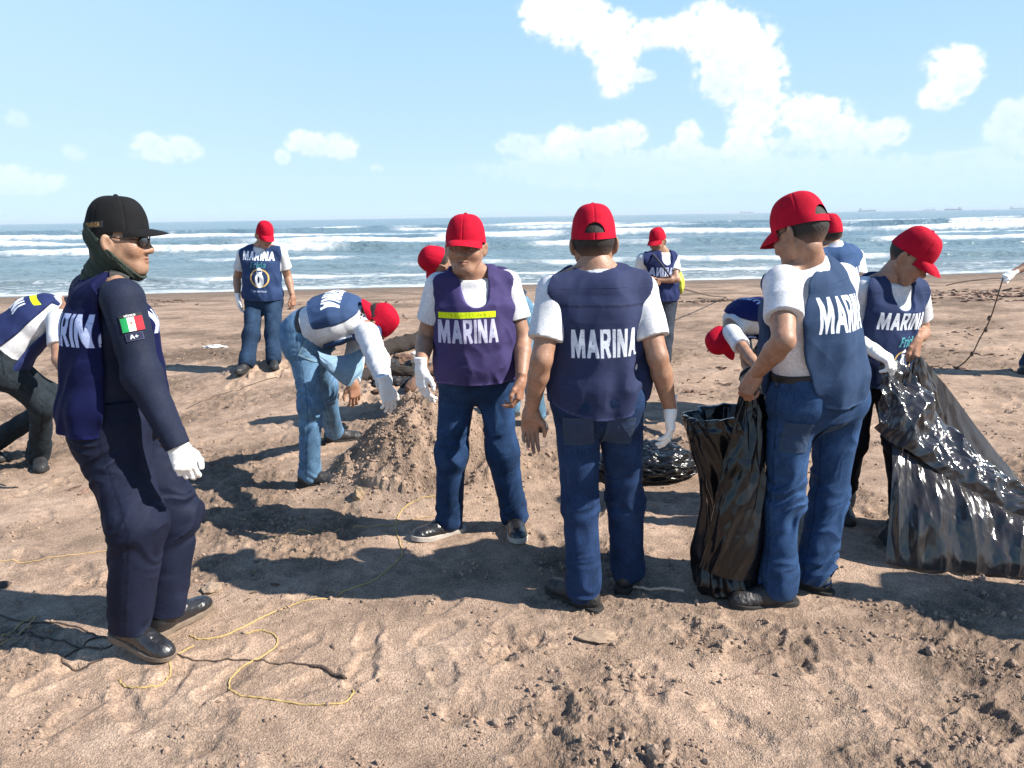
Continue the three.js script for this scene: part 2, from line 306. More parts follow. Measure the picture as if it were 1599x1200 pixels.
// ---- head, in its own axes (l: the person's left, u, f)
const X0 = V(1, 0, 0), Y0 = V(0, 1, 0), Z0 = V(0, 0, 1), el0 = (x, y, z, a, b, c) => ell(V(x, y, z), X0, Y0, Z0, a, b, c), cp0 = (a, b, c, d, e, f, r, q = r) => cap(V(a, b, c), V(d, e, f), r, q);
let scalpF; const headField = (() => {
  const skull = uni(0.05, el0(0, 0.022, -0.012, 0.077, 0.092, 0.096), el0(0, -0.04, 0.028, 0.062, 0.072, 0.066));
  const jaw = uni(0.04, cp0(-0.05, -0.05, 0.0, -0.018, -0.098, 0.06, 0.021, 0.02), cp0(0.05, -0.05, 0.0, 0.018, -0.098, 0.06, 0.021, 0.02), cp0(-0.016, -0.1, 0.064, 0.016, -0.1, 0.064, 0.02));
  scalpF = (x, y, z) => smin(skull(x, y, z), jaw(x, y, z), 0.03);
  const cheek = uni(0.02, el0(-0.042, -0.028, 0.062, 0.026, 0.026, 0.024), el0(0.042, -0.028, 0.062, 0.026, 0.026, 0.024));
  const brow = uni(0.01, cp0(-0.045, 0.016, 0.074, -0.012, 0.02, 0.088, 0.011), cp0(0.045, 0.016, 0.074, 0.012, 0.02, 0.088, 0.011));
  const nose = uni(0.012, cp0(0, 0.012, 0.088, 0, -0.028, 0.108, 0.009, 0.0125), el0(0, -0.031, 0.108, 0.0135, 0.011, 0.012), el0(-0.0145, -0.036, 0.097, 0.0095, 0.0085, 0.011), el0(0.0145, -0.036, 0.097, 0.0095, 0.0085, 0.011));
  const lips = uni(0.006, cp0(-0.024, -0.0655, 0.083, 0, -0.061, 0.094, 0.005, 0.0065), cp0(0.024, -0.0655, 0.083, 0, -0.061, 0.094, 0.005, 0.0065), cp0(-0.02, -0.069, 0.083, 0, -0.0725, 0.0925, 0.005, 0.0078), cp0(0.02, -0.069, 0.083, 0, -0.0725, 0.0925, 0.005, 0.0078));
  const slit = uni(0.002, cp0(-0.024, -0.0665, 0.091, 0, -0.0665, 0.1015, 0.0022), cp0(0.024, -0.0665, 0.091, 0, -0.0665, 0.1015, 0.0022));
  const sock = uni(0.002, el0(-0.031, 0.001, 0.094, 0.018, 0.0115, 0.014), el0(0.031, 0.001, 0.094, 0.018, 0.0115, 0.014));
  const lids = uni(0.002, el0(-0.031, 0.0, 0.0765, 0.0155, 0.0135, 0.0135), el0(0.031, 0.0, 0.0765, 0.0155, 0.0135, 0.0135));
  const eyecut = uni(0.002, el0(-0.031, 0.0005, 0.092, 0.0115, 0.0042, 0.01), el0(0.031, 0.0005, 0.092, 0.0115, 0.0042, 0.01));
  const nost = uni(0.001, el0(-0.007, -0.042, 0.106, 0.004, 0.0035, 0.005), el0(0.007, -0.042, 0.106, 0.004, 0.0035, 0.005));
  const ear = (s) => { const l = V(0.86, 0, 0.5 * s).normalize(), u = V(0.0, 0.97, -0.22).normalize(), f = l.clone().cross(u); const o = ell(V(0.085 * s, -0.01, -0.014), l, u, f, 0.0095, 0.034, 0.021), i = ell(V(0.094 * s, -0.008, -0.006), l, u, f, 0.008, 0.022, 0.011); return (x, y, z) => smax(o(x, y, z), -i(x, y, z), 0.006); };
  const eL = ear(1), eR = ear(-1);
  return (x, y, z) => {
    let d = smin(smin(skull(x, y, z), jaw(x, y, z), 0.03), cheek(x, y, z), 0.025);
    if (d > 0.09) return d - 0.02;
    d = smin(d, brow(x, y, z), 0.014); d = smax(d, -sock(x, y, z), 0.012); d = smin(d, lids(x, y, z), 0.004); d = smin(d, nose(x, y, z), 0.012);
    d = smin(d, lips(x, y, z), 0.006); d = smax(d, -slit(x, y, z), 0.003); d = smax(d, -nost(x, y, z), 0.002); d = smax(d, -eyecut(x, y, z), 0.001);
    return smin(d, Math.min(eL(x, y, z), eR(x, y, z)), 0.008);
  };
})();
const HEADPTS = [V(-0.095, -0.13, -0.12), V(0.095, 0.13, 0.13)];
const headSkins = {};
const headSkin = (cell) => headSkins[cell] ??= skin((x, y, z) => Math.max(headField(x, y, z), -0.122 - y), HEADPTS, 0.01, cell);
function headTint(x, y, z, tone) {
  let r = tone[0], g = tone[1], b = tone[2];
  const m = (k, R, G, B) => { r = mix(r, R, k); g = mix(g, G, k); b = mix(b, B, k); };
  const ax = Math.abs(x);
  m(0.5 * Math.exp(-(((ax - 0.045) / 0.03) ** 2 + ((y + 0.03) / 0.03) ** 2)) * (z > 0.03), tone[0] * 1.12, tone[1] * 0.92, tone[2] * 0.86);
  if (z > 0.074) {
    const lip = Math.exp(-((x / 0.021) ** 4 + ((y + 0.0672) / 0.0095) ** 4)); m(lip * 0.85, tone[0] * 0.78, tone[1] * 0.5, tone[2] * 0.48);
    const slit = Math.exp(-((x / 0.023) ** 4 + ((y + 0.0665) / 0.0022) ** 2)); m(slit * 0.8, 0.05, 0.02, 0.018);
    const bz = 0.0235 - (ax - 0.03) ** 2 * 8; m(ss(0.0075, 0.003, Math.abs(y - bz)) * ss(0.008, 0.014, ax) * ss(0.054, 0.046, ax) * 0.9, 0.025, 0.016, 0.012);
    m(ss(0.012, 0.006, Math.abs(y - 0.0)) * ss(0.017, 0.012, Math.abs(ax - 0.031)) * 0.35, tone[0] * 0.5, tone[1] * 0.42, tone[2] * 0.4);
  }
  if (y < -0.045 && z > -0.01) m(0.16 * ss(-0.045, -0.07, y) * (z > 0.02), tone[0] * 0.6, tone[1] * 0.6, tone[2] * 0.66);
  return [r, g, b];
}
// short hair under the cap, cropped at the nape
const hairSkins = {};
function hairSkin(cell) {
  const f = (x, y, z) => { const line = -0.078 + ss(-0.07, -0.005, z) * 0.07 + ss(-0.01, 0.03, z) * 0.1; return Math.max(scalpF(x, y, z) - mix(0.0012, 0.0065, ss(-0.06, 0.0, y)) + noise(x * 160, y * 160, z * 160) * 0.0012, line - y + noise(x * 90, y * 90, z * 90) * 0.006, y - 0.07); };
  return hairSkins[cell] ??= skin(f, HEADPTS, 0.012, cell);
}
// ---- cap in head axes
function capGeo(o) {
  const nA = o.fine ? 180 : 84, nH = o.fine ? 60 : 26, P = [], I = [], hw = 0.0895, front = 0.104, back = 0.110, top = o.top ?? 0.147, crush = o.crush ?? 0;
  const rim = (a) => 0.026 - 0.03 * (0.5 - 0.5 * Math.cos(a)) ** 1.2;                        // a = 0 ahead
  const pt = (a, t) => {                                                                   // t = 0 rim, 1 crown button
    const c = Math.cos(a), s = Math.sin(a), rr = Math.pow(Math.cos(t * Math.PI / 2), 0.62), hh = Math.pow(Math.sin(t * Math.PI / 2), 0.94);
    const seam = Math.abs(((a / (Math.PI / 3) + 6.5) % 1) - 0.5) * (Math.PI / 3), groove = -0.0022 * Math.exp(-((seam * Math.max(0.15, rr) / 0.028) ** 2)) * (t < 0.97);
    const w = 0.0022 * noise(a * 2.2 + (o.seed ?? 0), t * 4, 1.5), k = rr + (groove + w) / 0.1;
    const y0 = rim(a), y = y0 + (top - y0) * hh + crush * 0.004 * Math.sin(a * 2 + 1);
    return V(s * hw * k, y, c * (c > 0 ? front : back) * k - 0.004 + 0.006 * (1 - t) * c);
  };
  for (let j = 0; j <= nH; j++) for (let i = 0; i <= nA; i++) { const p = pt(i / nA * 2 * Math.PI, j / nH); P.push(p.x, p.y, p.z); }
  for (let j = 0; j < nH; j++) for (let i = 0; i < nA; i++) {
    const a = ((i + 0.5) / nA * 2 - 1) * Math.PI, p = pt((i + 0.5) / nA * 2 * Math.PI, (j + 0.5) / nH), back0 = Math.PI - Math.abs(((i + 0.5) / nA) * 2 * Math.PI - Math.PI) ;
    const da = Math.abs(Math.abs(a) - 0) * 1.0, wB = Math.abs(a);                           // a = 0 is the back here
    const hBase = rim(Math.PI) + 0.026, q = (wB / 0.47) ** 2 + ((p.y - hBase) / 0.042) ** 2;
    if (o.open && p.y > hBase && q < 1) continue;
    const b = j * (nA + 1) + i; I.push(b, b + 1, b + nA + 2, b, b + nA + 2, b + nA + 1);
  }
  const g = new THREE.BufferGeometry(); g.setAttribute('position', new THREE.Float32BufferAttribute(P, 3)); g.setIndex(I);
  const uv = []; for (let v = 0; v < P.length; v += 3) uv.push(Math.atan2(P[v], P[v + 2]) * 0.1, P[v + 1]); g.setAttribute('uv', new THREE.Float32BufferAttribute(uv, 2)); g.computeVertexNormals();
  // brim: two faces with a rolled edge
  const bp = [], bi = [], M = 36, K = 12, droop = o.droop ?? 0.018, len = o.brim ?? 0.074;
  for (let sd = 0; sd < 2; sd++) for (let j = 0; j <= K; j++) for (let i = 0; i <= M; i++) {
    const a = (i / M * 2 - 1) * 1.12, t = j / K, base = pt(a, 0.0), c = Math.cos(a / 1.12 * Math.PI / 2), ext = len * Math.pow(Math.max(0, c), 0.55);
    const x = base.x * (1 + 0.03 * t * c), z = base.z + ext * t - 0.002, e = 0.0024 * (1 - Math.pow(Math.max(t, Math.abs(a) / 1.12), 10)) + 0.0002;
    const y = base.y + 0.004 - droop * t * t * 0.7 - droop * t * 0.35 - (0.016) * (x / 0.09) ** 2 * (0.25 + 0.75 * t) + (sd ? -e : e);
    bp.push(x, y, z);
  }
  const n1 = (M + 1) * (K + 1);
  for (let j = 0; j < K; j++) for (let i = 0; i < M; i++) { const b = j * (M + 1) + i; bi.push(b, b + M + 1, b + 1, b + 1, b + M + 1, b + M + 2); const d = b + n1; bi.push(d, d + 1, d + M + 1, d + 1, d + M + 2, d + M + 1); }
  for (let i = 0; i < M; i++) { const b = K * (M + 1) + i; bi.push(b, b + n1, b + 1, b + 1, b + n1, b + n1 + 1); }
  const h = new THREE.BufferGeometry(); h.setAttribute('position', new THREE.Float32BufferAttribute(bp, 3)); h.setIndex(bi);
  const hu = []; for (let v = 0; v < bp.length; v += 3) hu.push(bp[v], bp[v + 2]); h.setAttribute('uv', new THREE.Float32BufferAttribute(hu, 2)); h.computeVertexNormals();
  return { crown: g, brim: h, top, pt };
}
const capCache = {};
// ---- hands, in their own axes (x to the thumb, y to the fingers, z out of the palm), right hand
function handField(curl, spread, thumb, fat) {
  const K = [], prim = [], kx = [0.030, 0.0105, -0.0095, -0.0285], ky = [0.089, 0.094, 0.09, 0.081], L = [[0.044, 0.027, 0.021], [0.049, 0.03, 0.023], [0.045, 0.028, 0.022], [0.035, 0.021, 0.019]];
  for (let i = 0; i < 4; i++) prim.push(cap(V(kx[i] * 0.62, 0.006, 0), V(kx[i] * 0.94, ky[i] - 0.006, 0), 0.0155 + fat, 0.0122 + fat));
  prim.push(el0(0.024, 0.034, 0.011, 0.017, 0.03, 0.014), el0(-0.024, 0.03, 0.008, 0.013, 0.03, 0.012));
  const palm = uni(0.014, ...prim), fingers = [], pts = [V(-0.045, fat ? -0.07 : -0.05, -0.035), V(0.045, 0.1, 0.03)];
  for (let i = 0; i < 4; i++) {
    let p = V(kx[i] * 0.94, ky[i] - 0.006, 0), a = 0; const sp = (1.5 - i) * spread, segs = [];
    for (let k = 0; k < 3; k++) {
      a += curl[i] * [0.8, 1.1, 0.75][k]; const q = p.clone().add(V(Math.sin(sp) * Math.cos(a), Math.cos(sp) * Math.cos(a), Math.sin(a)).multiplyScalar(L[i][k]));
      segs.push(cap(p, q, [0.0098, 0.0088, 0.008][k] + fat - (i === 3) * 0.001, [0.0088, 0.008, 0.0066][k] + fat - (i === 3) * 0.001)); pts.push(q); p = q;
    }
    fingers.push(uni(0.004, ...segs));
  }
  const t0 = V(0.024, 0.022, 0.006), t1 = V(0.047 + thumb * 0.012, 0.05 - thumb * 0.004, 0.016), t2 = V(0.056 + thumb * 0.03, 0.08 - thumb * 0.008, 0.022), t3 = V(0.052 + thumb * 0.046, 0.105 - thumb * 0.014, 0.022); pts.push(t3);
  const th = uni(0.006, cap(t0, t1, 0.016 + fat, 0.0125 + fat), cap(t1, t2, 0.0115 + fat, 0.0102 + fat), cap(t2, t3, 0.0102 + fat, 0.0078 + fat));
  const wl = fat ? -0.068 : -0.045, wrist = cap(V(-0.004, wl, 0), V(0, 0.012, 0), fat ? 0.034 : 0.025, 0.0225 + fat), wrist2 = cap(V(0.006, wl, 0), V(0.004, 0.012, 0), fat ? 0.034 : 0.025, 0.0225 + fat);
  const f = (x, y, z) => {
    const y2 = y; let d = smin(palm(x, y, z), smin(wrist(x, y, z * 1.18), wrist2(x, y, z * 1.18), 0.01) * 0.9, 0.02); d = smin(d, th(x, y, z), 0.012);
    let e = 1e9; for (const g of fingers) e = Math.min(e, g(x, y, z)); d = smin(d, e, 0.005); if (fat) d -= 0.0012 * (1 - 2.4 * Math.abs(noise(x * 24, y * 60, z * 24))); return Math.max(d, (fat ? wl + 0.01 : -0.042) - y2);
  };
  return { f, pts };
}
const HANDS = { relaxed: [[0.32, 0.4, 0.48, 0.52], 0.05, 0.15], open: [[0.14, 0.2, 0.24, 0.3], 0.09, 0.4], grip: [[1.15, 1.2, 1.25, 1.25], 0.01, -0.35], reach: [[0.45, 0.42, 0.46, 0.5], 0.1, 0.3], pinch: [[0.75, 0.95, 1.05, 1.1], 0.03, 0.0], curl: [[0.62, 0.72, 0.8, 0.85], 0.03, 0.0] };
const handSkins = {};
function handSkin(pose, cell, fat) { return handSkins[pose + cell + fat] ??= (() => { const h = handField(...HANDS[pose], fat); return skin(h.f, h.pts, 0.02, cell); })(); }
// moves a skin into the world along three axes; a mirrored one keeps its outside out
function moved(m, o, l, u, f, s = 1, mirror = false, sx = 1, sy = 1, sz = 1) {
  const n = m.pos.length, pos = new Float32Array(n), nor = new Float32Array(n), q = mirror ? -1 : 1;
  for (let v = 0; v < n; v += 3) {
    const x = m.pos[v] * s * q * sx, y = m.pos[v + 1] * s * sy, z = m.pos[v + 2] * s * sz, a = m.nor[v] * q / sx, b = m.nor[v + 1] / sy, c = m.nor[v + 2] / sz, k = 1 / Math.hypot(a, b, c);
    for (const [i, w] of [[0, 'x'], [1, 'y'], [2, 'z']]) { pos[v + i] = o[w] + l[w] * x + u[w] * y + f[w] * z; nor[v + i] = (l[w] * a + u[w] * b + f[w] * c) * k; }
  }
  const idx = m.idx.slice(); if (mirror) for (let t = 0; t < idx.length; t += 3) { const k = idx[t]; idx[t] = idx[t + 1]; idx[t + 1] = k; }
  return { pos, nor, idx, local: m };
}
function frame(fwd, upHint = Y0) { const f = fwd.clone().normalize(), l = upHint.clone().cross(f).normalize(), u = f.clone().cross(l); return { l, u, f }; }
// ---- shoes, in their own axes (x across, y up from the ground, z to the toe, ankle above the origin)
const shoeGeos = {};
function shoeGeo(kind) {
  return shoeGeos[kind] ??= (() => {
    const tall = kind === 'boot' ? 0.15 : 0.1, wd = kind === 'trainer' ? 1.06 : 1, sole = kind === 'trainer' ? 0.03 : 0.024;
    const upper = uni(0.035, el0(0, 0.05, -0.035, 0.037, 0.05, 0.045), el0(0.004, 0.045, 0.06, 0.044 * wd, 0.045, 0.07), el0(0.002, 0.04, 0.135, 0.045 * wd, 0.038, 0.07), el0(0, 0.032, 0.175, 0.036 * wd, 0.03, 0.042), cp0(0, 0.06, -0.008, 0, tall, -0.012, 0.043, 0.046), cp0(0, 0.085, 0.02, 0, 0.062, 0.09, 0.026, 0.02));
    const f = (x, y, z) => Math.max(upper(x, y, z) - 0.0025 * noise(x * 40, y * 50, z * 32) * ss(0.15, 0.05, Math.abs(z - 0.09)), (sole - 0.006) - y, y - tall);
    const up = dress(skin(f, [V(-0.05, 0, -0.085), V(0.055, tall, 0.22)], 0.012, 0.006));
    const s = new THREE.Shape(), pts = [[-0.02, -0.088], [0.02, -0.088], [0.038, -0.06], [0.036, 0.0], [0.044, 0.07], [0.05, 0.13], [0.042, 0.185], [0.02, 0.214], [-0.012, 0.216], [-0.036, 0.19], [-0.046, 0.135], [-0.04, 0.06], [-0.034, 0.0], [-0.037, -0.06]].map(([a, b]) => new THREE.Vector2(a * wd, b));
    s.setFromPoints(new THREE.SplineCurve([...pts, pts[0]]).getPoints(60));
    const g = new THREE.ExtrudeGeometry(s, { depth: sole - 0.008, bevelEnabled: true, bevelSize: 0.004, bevelThickness: 0.004, bevelSegments: 2 }); g.rotateX(Math.PI / 2); g.translate(0, sole - 0.003, 0);
    // heel and a little toe spring
    const p = g.attributes.position; for (let i = 0; i < p.count; i++) { const z = p.getZ(i); p.setY(i, p.getY(i) + 0.012 * ss(0.12, 0.22, z) - (kind !== 'trainer' && z < -0.005 && p.getY(i) < 0.012 ? 0.008 : 0)); } g.computeVertexNormals();
    const laces = []; if (kind !== 'dress') for (let k = 0; k < 4; k++) { const z = 0.035 + k * 0.02, y = 0.107 - k * 0.0105; laces.push(new THREE.TubeGeometry(new THREE.CatmullRomCurve3([V(-0.026, y - 0.012, z), V(0, y + 0.002, z + 0.006), V(0.026, y - 0.012, z + 0.012)]), 8, 0.0028, 5), new THREE.TubeGeometry(new THREE.CatmullRomCurve3([V(0.026, y - 0.012, z), V(0, y + 0.003, z + 0.006), V(-0.026, y - 0.012, z + 0.012)]), 8, 0.0028, 5)); }
    return { up, sole: g, laces: laces.length ? mergeGeometries(laces) : null };
  })();
}
// a small cloth patch laid on a surface: grid points slide along -n until they touch the field
function patch(field, c, uDir, vDir, n, w, h, off = 0.003, N = 10, reachIn = 0.12) {
  const P = [], U = [], I = [];
  for (let j = 0; j <= N; j++) for (let i = 0; i <= N; i++) {
    const a = (i / N - 0.5) * w, b = (j / N - 0.5) * h, p = c.clone().addScaledVector(uDir, a).addScaledVector(vDir, b).addScaledVector(n, reachIn);
    let t = 0; for (let k = 0; k < 40; k++) { const d = field(p.x, p.y, p.z) - off; if (d < 0.0006 || t > reachIn * 2) break; p.addScaledVector(n, -d * 0.8); t += d * 0.8; }
    P.push(p.x, p.y, p.z); U.push(i / N, j / N);
  }
  for (let j = 0; j < N; j++) for (let i = 0; i < N; i++) { const b = j * (N + 1) + i; I.push(b, b + 1, b + N + 2, b, b + N + 2, b + N + 1); }
  const g = new THREE.BufferGeometry(); g.setAttribute('position', new THREE.Float32BufferAttribute(P, 3)); g.setAttribute('uv', new THREE.Float32BufferAttribute(U, 2)); g.setIndex(I); g.computeVertexNormals(); return g;
}
function onto(field, p, n, off) { p = p.clone().addScaledVector(n, 0.14); for (let k = 0; k < 50; k++) { const d = field(p.x, p.y, p.z) - off; if (d < 0.0005) break; p.addScaledVector(n, -d * 0.8); } return p; }
// canvas print for a vest: metres from the middle of the chest, y down
const PPM = 1024 / 1.2;
function vestMap(base, print) {
  const c = document.createElement('canvas'); c.width = c.height = 1024; const g = c.getContext('2d');
  g.fillStyle = base; g.fillRect(0, 0, 1024, 1024);
  const R = rng(5); for (let i = 0; i < 1400; i++) { g.fillStyle = `rgba(${R() < 0.5 ? '0,0,0' : '255,255,255'},${R() * 0.028})`; const x = R() * 1024, y = R() * 1024; g.fillRect(x, y, 2 + R() * 30, 1 + R() * 10); }
  for (const [k, cx] of [['front', 256], ['back', 768]]) if (print[k]) { g.save(); g.translate(cx, 512); g.scale(PPM, PPM); print[k](g); g.restore(); }
  g.fillStyle = base; for (let i = 0; i < 2600; i++) { g.globalAlpha = 0.1 + R() * 0.5; const x = (R() < 0.5 ? 256 : 768) + (R() - 0.5) * 380, y = 512 + (R() - 0.5) * 420; g.fillRect(x, y, 1 + R() * 5, 0.6 + R() * 1.4); } g.globalAlpha = 1;
  const t = new THREE.CanvasTexture(c); t.colorSpace = THREE.SRGBColorSpace; t.needsUpdate = true; return t;
}
function word(g, text, cx, cy, w, h, fill, font = 'bold 100px sans-serif', gap = 0) {
  g.save(); g.translate(cx, cy); g.font = font; g.textAlign = 'left'; g.textBaseline = 'alphabetic'; g.fillStyle = fill;
  const m = [...text].map((ch) => g.measureText(ch).width + gap), total = m.reduce((a, b) => a + b, 0) - gap; g.scale(w / total, h / 73); let x = -total / 2;
  [...text].forEach((ch, i) => { g.fillText(ch, x, 36.5); if (font.startsWith('bold')) { g.lineWidth = 5; g.strokeStyle = fill; g.strokeText(ch, x, 36.5); } x += m[i]; }); g.restore();
}
// block capitals drawn as strokes, for the lettering sewn on the vests
const GLYPH = { M: [0.86, [[0, 1], [0.05, 0], [0.43, 0.82], [0.81, 0], [0.86, 1]]], A: [0.72, [[0, 1], [0.36, 0], [0.72, 1]], [[0.14, 0.66], [0.58, 0.66]]], R: [0.64, [[0, 1], [0, 0], [0.4, 0.02], [0.58, 0.12], [0.6, 0.3], [0.52, 0.47], [0.36, 0.53], [0, 0.53]], [[0.32, 0.53], [0.64, 1]]], I: [0.02, [[0.01, 0], [0.01, 1]]], N: [0.62, [[0, 1], [0, 0], [0.62, 1], [0.62, 0]]] };
function caps(g, text, cx, cy, w, h, fill, lw = 0.27, gap = 0.1) {
  const q = [...text].map((c) => GLYPH[c]), tot = q.reduce((a, b) => a + b[0] + lw + gap, -gap); g.save(); g.translate(cx - w / 2, cy - h / 2); g.scale(w / tot, h); g.strokeStyle = fill; g.lineJoin = 'miter'; g.miterLimit = 3; g.beginPath(); g.rect(-1, 0, tot + 2, 1); g.clip(); let x = lw / 2;
  for (const [gw, ...lines] of q) { for (const l of lines) { g.lineWidth = lw; g.beginPath(); l.forEach(([a, b], i) => { const X = x + a, Y = b === 0 ? -0.02 : b === 1 ? 1.02 : b; i ? g.lineTo(X, Y) : g.moveTo(X, Y); }); g.stroke(); } x += gw + lw + gap; }
  g.restore();
}
function emblem(g, cx, cy, r) {                             // ring with a white seated figure
  g.save(); g.translate(cx, cy); g.lineWidth = r * 0.16; g.strokeStyle = '#d9b36a'; g.beginPath(); g.arc(0, 0, r, 0, 7); g.stroke();
  g.fillStyle = '#e9ecef'; g.beginPath(); g.ellipse(0, r * 0.25, r * 0.5, r * 0.85, 0, 0, 7); g.fill(); g.beginPath(); g.ellipse(0, -r * 0.75, r * 0.34, r * 0.42, 0, 0, 7); g.fill();
  g.fillStyle = '#2b3557'; g.beginPath(); g.ellipse(-r * 0.1, r * 0.2, r * 0.12, r * 0.4, 0, 0, 7); g.fill(); g.fillRect(-r * 0.26, -r * 0.86, r * 0.52, r * 0.16); g.restore();
}

// ---- one whole person. Joints are places; see the list of people for how each is posed
function person(p) {
  const cell = p.cell ?? 0.009, tone = p.skin ?? [0.33, 0.185, 0.115], s = p.s ?? 1, fat = p.fat ?? 0;
  const { N, P, SR, SL, ER, EL, WR, WL, HR, HL, KR, KL, AR, AL } = p;
  const axis = N.clone().sub(P).normalize(), lat = SL.clone().sub(SR).normalize(), f0 = lat.clone().cross(axis).normalize();
  const hlat = HL.clone().sub(HR).normalize();
  const C = P.clone().lerp(N, 0.68);
  const bow = p.bow ?? 0;
  const node = (t, w, d, off = 0) => ({ c: P.clone().addScaledVector(axis, t * P.distanceTo(N)).addScaledVector(f0, off + bow * (1 - (2 * clamp(t) - 1) ** 2)), l: hlat.clone().lerp(lat, clamp(t)).normalize(), w: w * s, d: d * s });
  const fw = 1 + fat;
  const torsoNodes = (i, low = -0.1) => [node(low, 0.166 * (1 + fat * 0.5) + i, 0.118 * fw + i, -0.008), node(0.04, 0.168 * (1 + fat * 0.6) + i, 0.12 * fw + i, -0.004), node(0.34, 0.152 * fw + i, 0.112 * fw + i, 0.008), node(0.66, 0.166 * (1 + fat * 0.6) + i, 0.117 * (1 + fat * 0.5) + i, 0.004), node(0.86, 0.135 + i, 0.086 + i, -0.01)];
  const root = thing('person', p.label, 'person', p.group, V(p.root.x, land(p.root.x, p.root.z), p.root.z));
  const inv = root.position.clone().negate();
  const put = (name, geo, mat, parent = root, label) => { if (parent === root) geo.translate(inv.x, inv.y, inv.z); return part(name, geo, mat, parent, label); };
  // head
  const hf = frame(p.face, p.up ?? axis.clone().lerp(Y0, 0.5)), hs = p.head ?? 1, Hc = p.H;
  const toHead = (q) => { const d = q.clone().sub(Hc); return V(d.dot(hf.l), d.dot(hf.u), d.dot(hf.f)).divideScalar(hs); };
  // body: torso, neck, arms, legs on one grid; head and hands on finer ones, merged
  const armR = 0.046 * s * (1 + fat * 0.35);
  const arm = (S, E, W, i = 0) => { const m = E.clone().lerp(W, 0.3); const bx = E.clone().lerp(W, 0.0); return uni(0.012, cap(S, E, 0.053 * s + i, 0.0425 * s * (1 + fat * 0.2) + i), cap(bx, m, 0.0415 * s * (1 + fat * 0.2) + i, 0.042 * s * (1 + fat * 0.3) + i), cap(m, W, 0.042 * s * (1 + fat * 0.3) + i, 0.0272 * s + i)); };
  const neckTop = Hc.clone().addScaledVector(hf.u, -0.06).addScaledVector(hf.f, -0.012);
  const neck = uni(0.03, cap(N, neckTop, 0.062 * s * (1 + fat * 0.25), 0.057 * s * (1 + fat * 0.2)));
  const torso0 = loft(torsoNodes(-0.012), 0.04);
  const traps = uni(0.05, cap(N.clone().lerp(neckTop, 0.35), SL.clone().lerp(N, 0.25).addScaledVector(axis, 0.02), 0.045, 0.04), cap(N.clone().lerp(neckTop, 0.35), SR.clone().lerp(N, 0.25).addScaledVector(axis, 0.02), 0.045, 0.04));
  const aL = arm(SL, EL, WL), aR = arm(SR, ER, WR);
  const legs0 = uni(0.04, cap(HR, KR, 0.07, 0.05), cap(KR, AR, 0.05, 0.035), cap(HL, KL, 0.07, 0.05), cap(KL, AL, 0.05, 0.035));
  const bodyF = (x, y, z) => { let d = smin(torso0(x, y, z), smin(neck(x, y, z), traps(x, y, z), 0.03), 0.05); d = smin(d, Math.min(aL(x, y, z), aR(x, y, z)), 0.035); return smin(d, legs0(x, y, z), 0.03); };
  const all = [N, P, SR, SL, ER, EL, WR, WL, HR, HL, KR, KL, AR, AL, neckTop];
  const bodyG = [dress(skin(bodyF, all, 0.2, Math.max(0.0095, cell)), (x, y, z) => { const k = 1 + 0.12 * noise(x * 14, y * 14, z * 14); return [tone[0] * k, tone[1] * k, tone[2] * k]; })];
  const hc = p.headCell ?? 0.0042, hsk = headSkin(hc), mh = moved(hsk, Hc, hf.l, hf.u, hf.f, hs, false, p.hw ?? 1, 1, 1);
  {
    const cols = []; for (let v = 0; v < hsk.pos.length; v += 3) cols.push(headTint(hsk.pos[v], hsk.pos[v + 1], hsk.pos[v + 2], tone));
    const g = new THREE.BufferGeometry(); g.setAttribute('position', new THREE.BufferAttribute(mh.pos, 3)); g.setAttribute('normal', new THREE.BufferAttribute(mh.nor, 3));
    const uv = []; for (let v = 0; v < hsk.pos.length; v += 3) uv.push(hsk.pos[v] + hsk.pos[v + 2] * 0.7, hsk.pos[v + 1]); g.setAttribute('uv', new THREE.Float32BufferAttribute(uv, 2));
    g.setAttribute('color', new THREE.Float32BufferAttribute(cols.flat(), 3)); g.setIndex(mh.idx); bodyG.push(g);
  }
  const gloves = [];
  for (const [sd, E, W] of [['L', EL, WL], ['R', ER, WR]]) {
    const h = p['hand' + sd]; if (!h) continue;
    const dir = (h.to ? h.to.clone().sub(W) : (h.dir ?? W.clone().sub(E))).normalize(), pn = h.palm.clone(); pn.addScaledVector(dir, -pn.dot(dir)).normalize();
    const x = dir.clone().cross(pn), mirror = sd === 'L', gl = h.glove, sc = (p.handScale ?? 1) * 0.98;
    const base = handSkin(h.pose ?? 'relaxed', p.handCell ?? 0.004, gl ? 0.0012 : 0), m = moved(base, W, x, dir, pn, sc, mirror);
    if (gl) {
      gloves.push(dress(m));
    } else bodyG.push(dress(m, (a, b, c) => { const k = 1 + 0.1 * noise(a * 40, b * 40, c * 40); return [tone[0] * k * 1.02, tone[1] * k * 0.95, tone[2] * k * 0.92]; }));
  }
  const body = put('body', mergeGeometries(bodyG), skinMat);
  for (const g of gloves) put('glove', g, p.gloveMat ?? gloveMat);
  // eyes
  if (!p.noEyes) for (const e of [-1, 1]) {
    const c = Hc.clone().addScaledVector(hf.l, 0.031 * e * hs * (p.hw ?? 1)).addScaledVector(hf.f, 0.0765 * hs), g = new THREE.SphereGeometry(0.0122 * hs, 16, 12); g.translate(c.x, c.y, c.z); const eye = put('eye', g, eyeWhite);
    const i = new THREE.SphereGeometry(0.0066 * hs, 12, 8), ic = c.clone().addScaledVector(hf.f, 0.0069 * hs).addScaledVector(hf.l, -e * 0.0005); i.translate(ic.x + inv.x, ic.y + inv.y, ic.z + inv.z); part('iris', i, eyeDark, eye);
  }
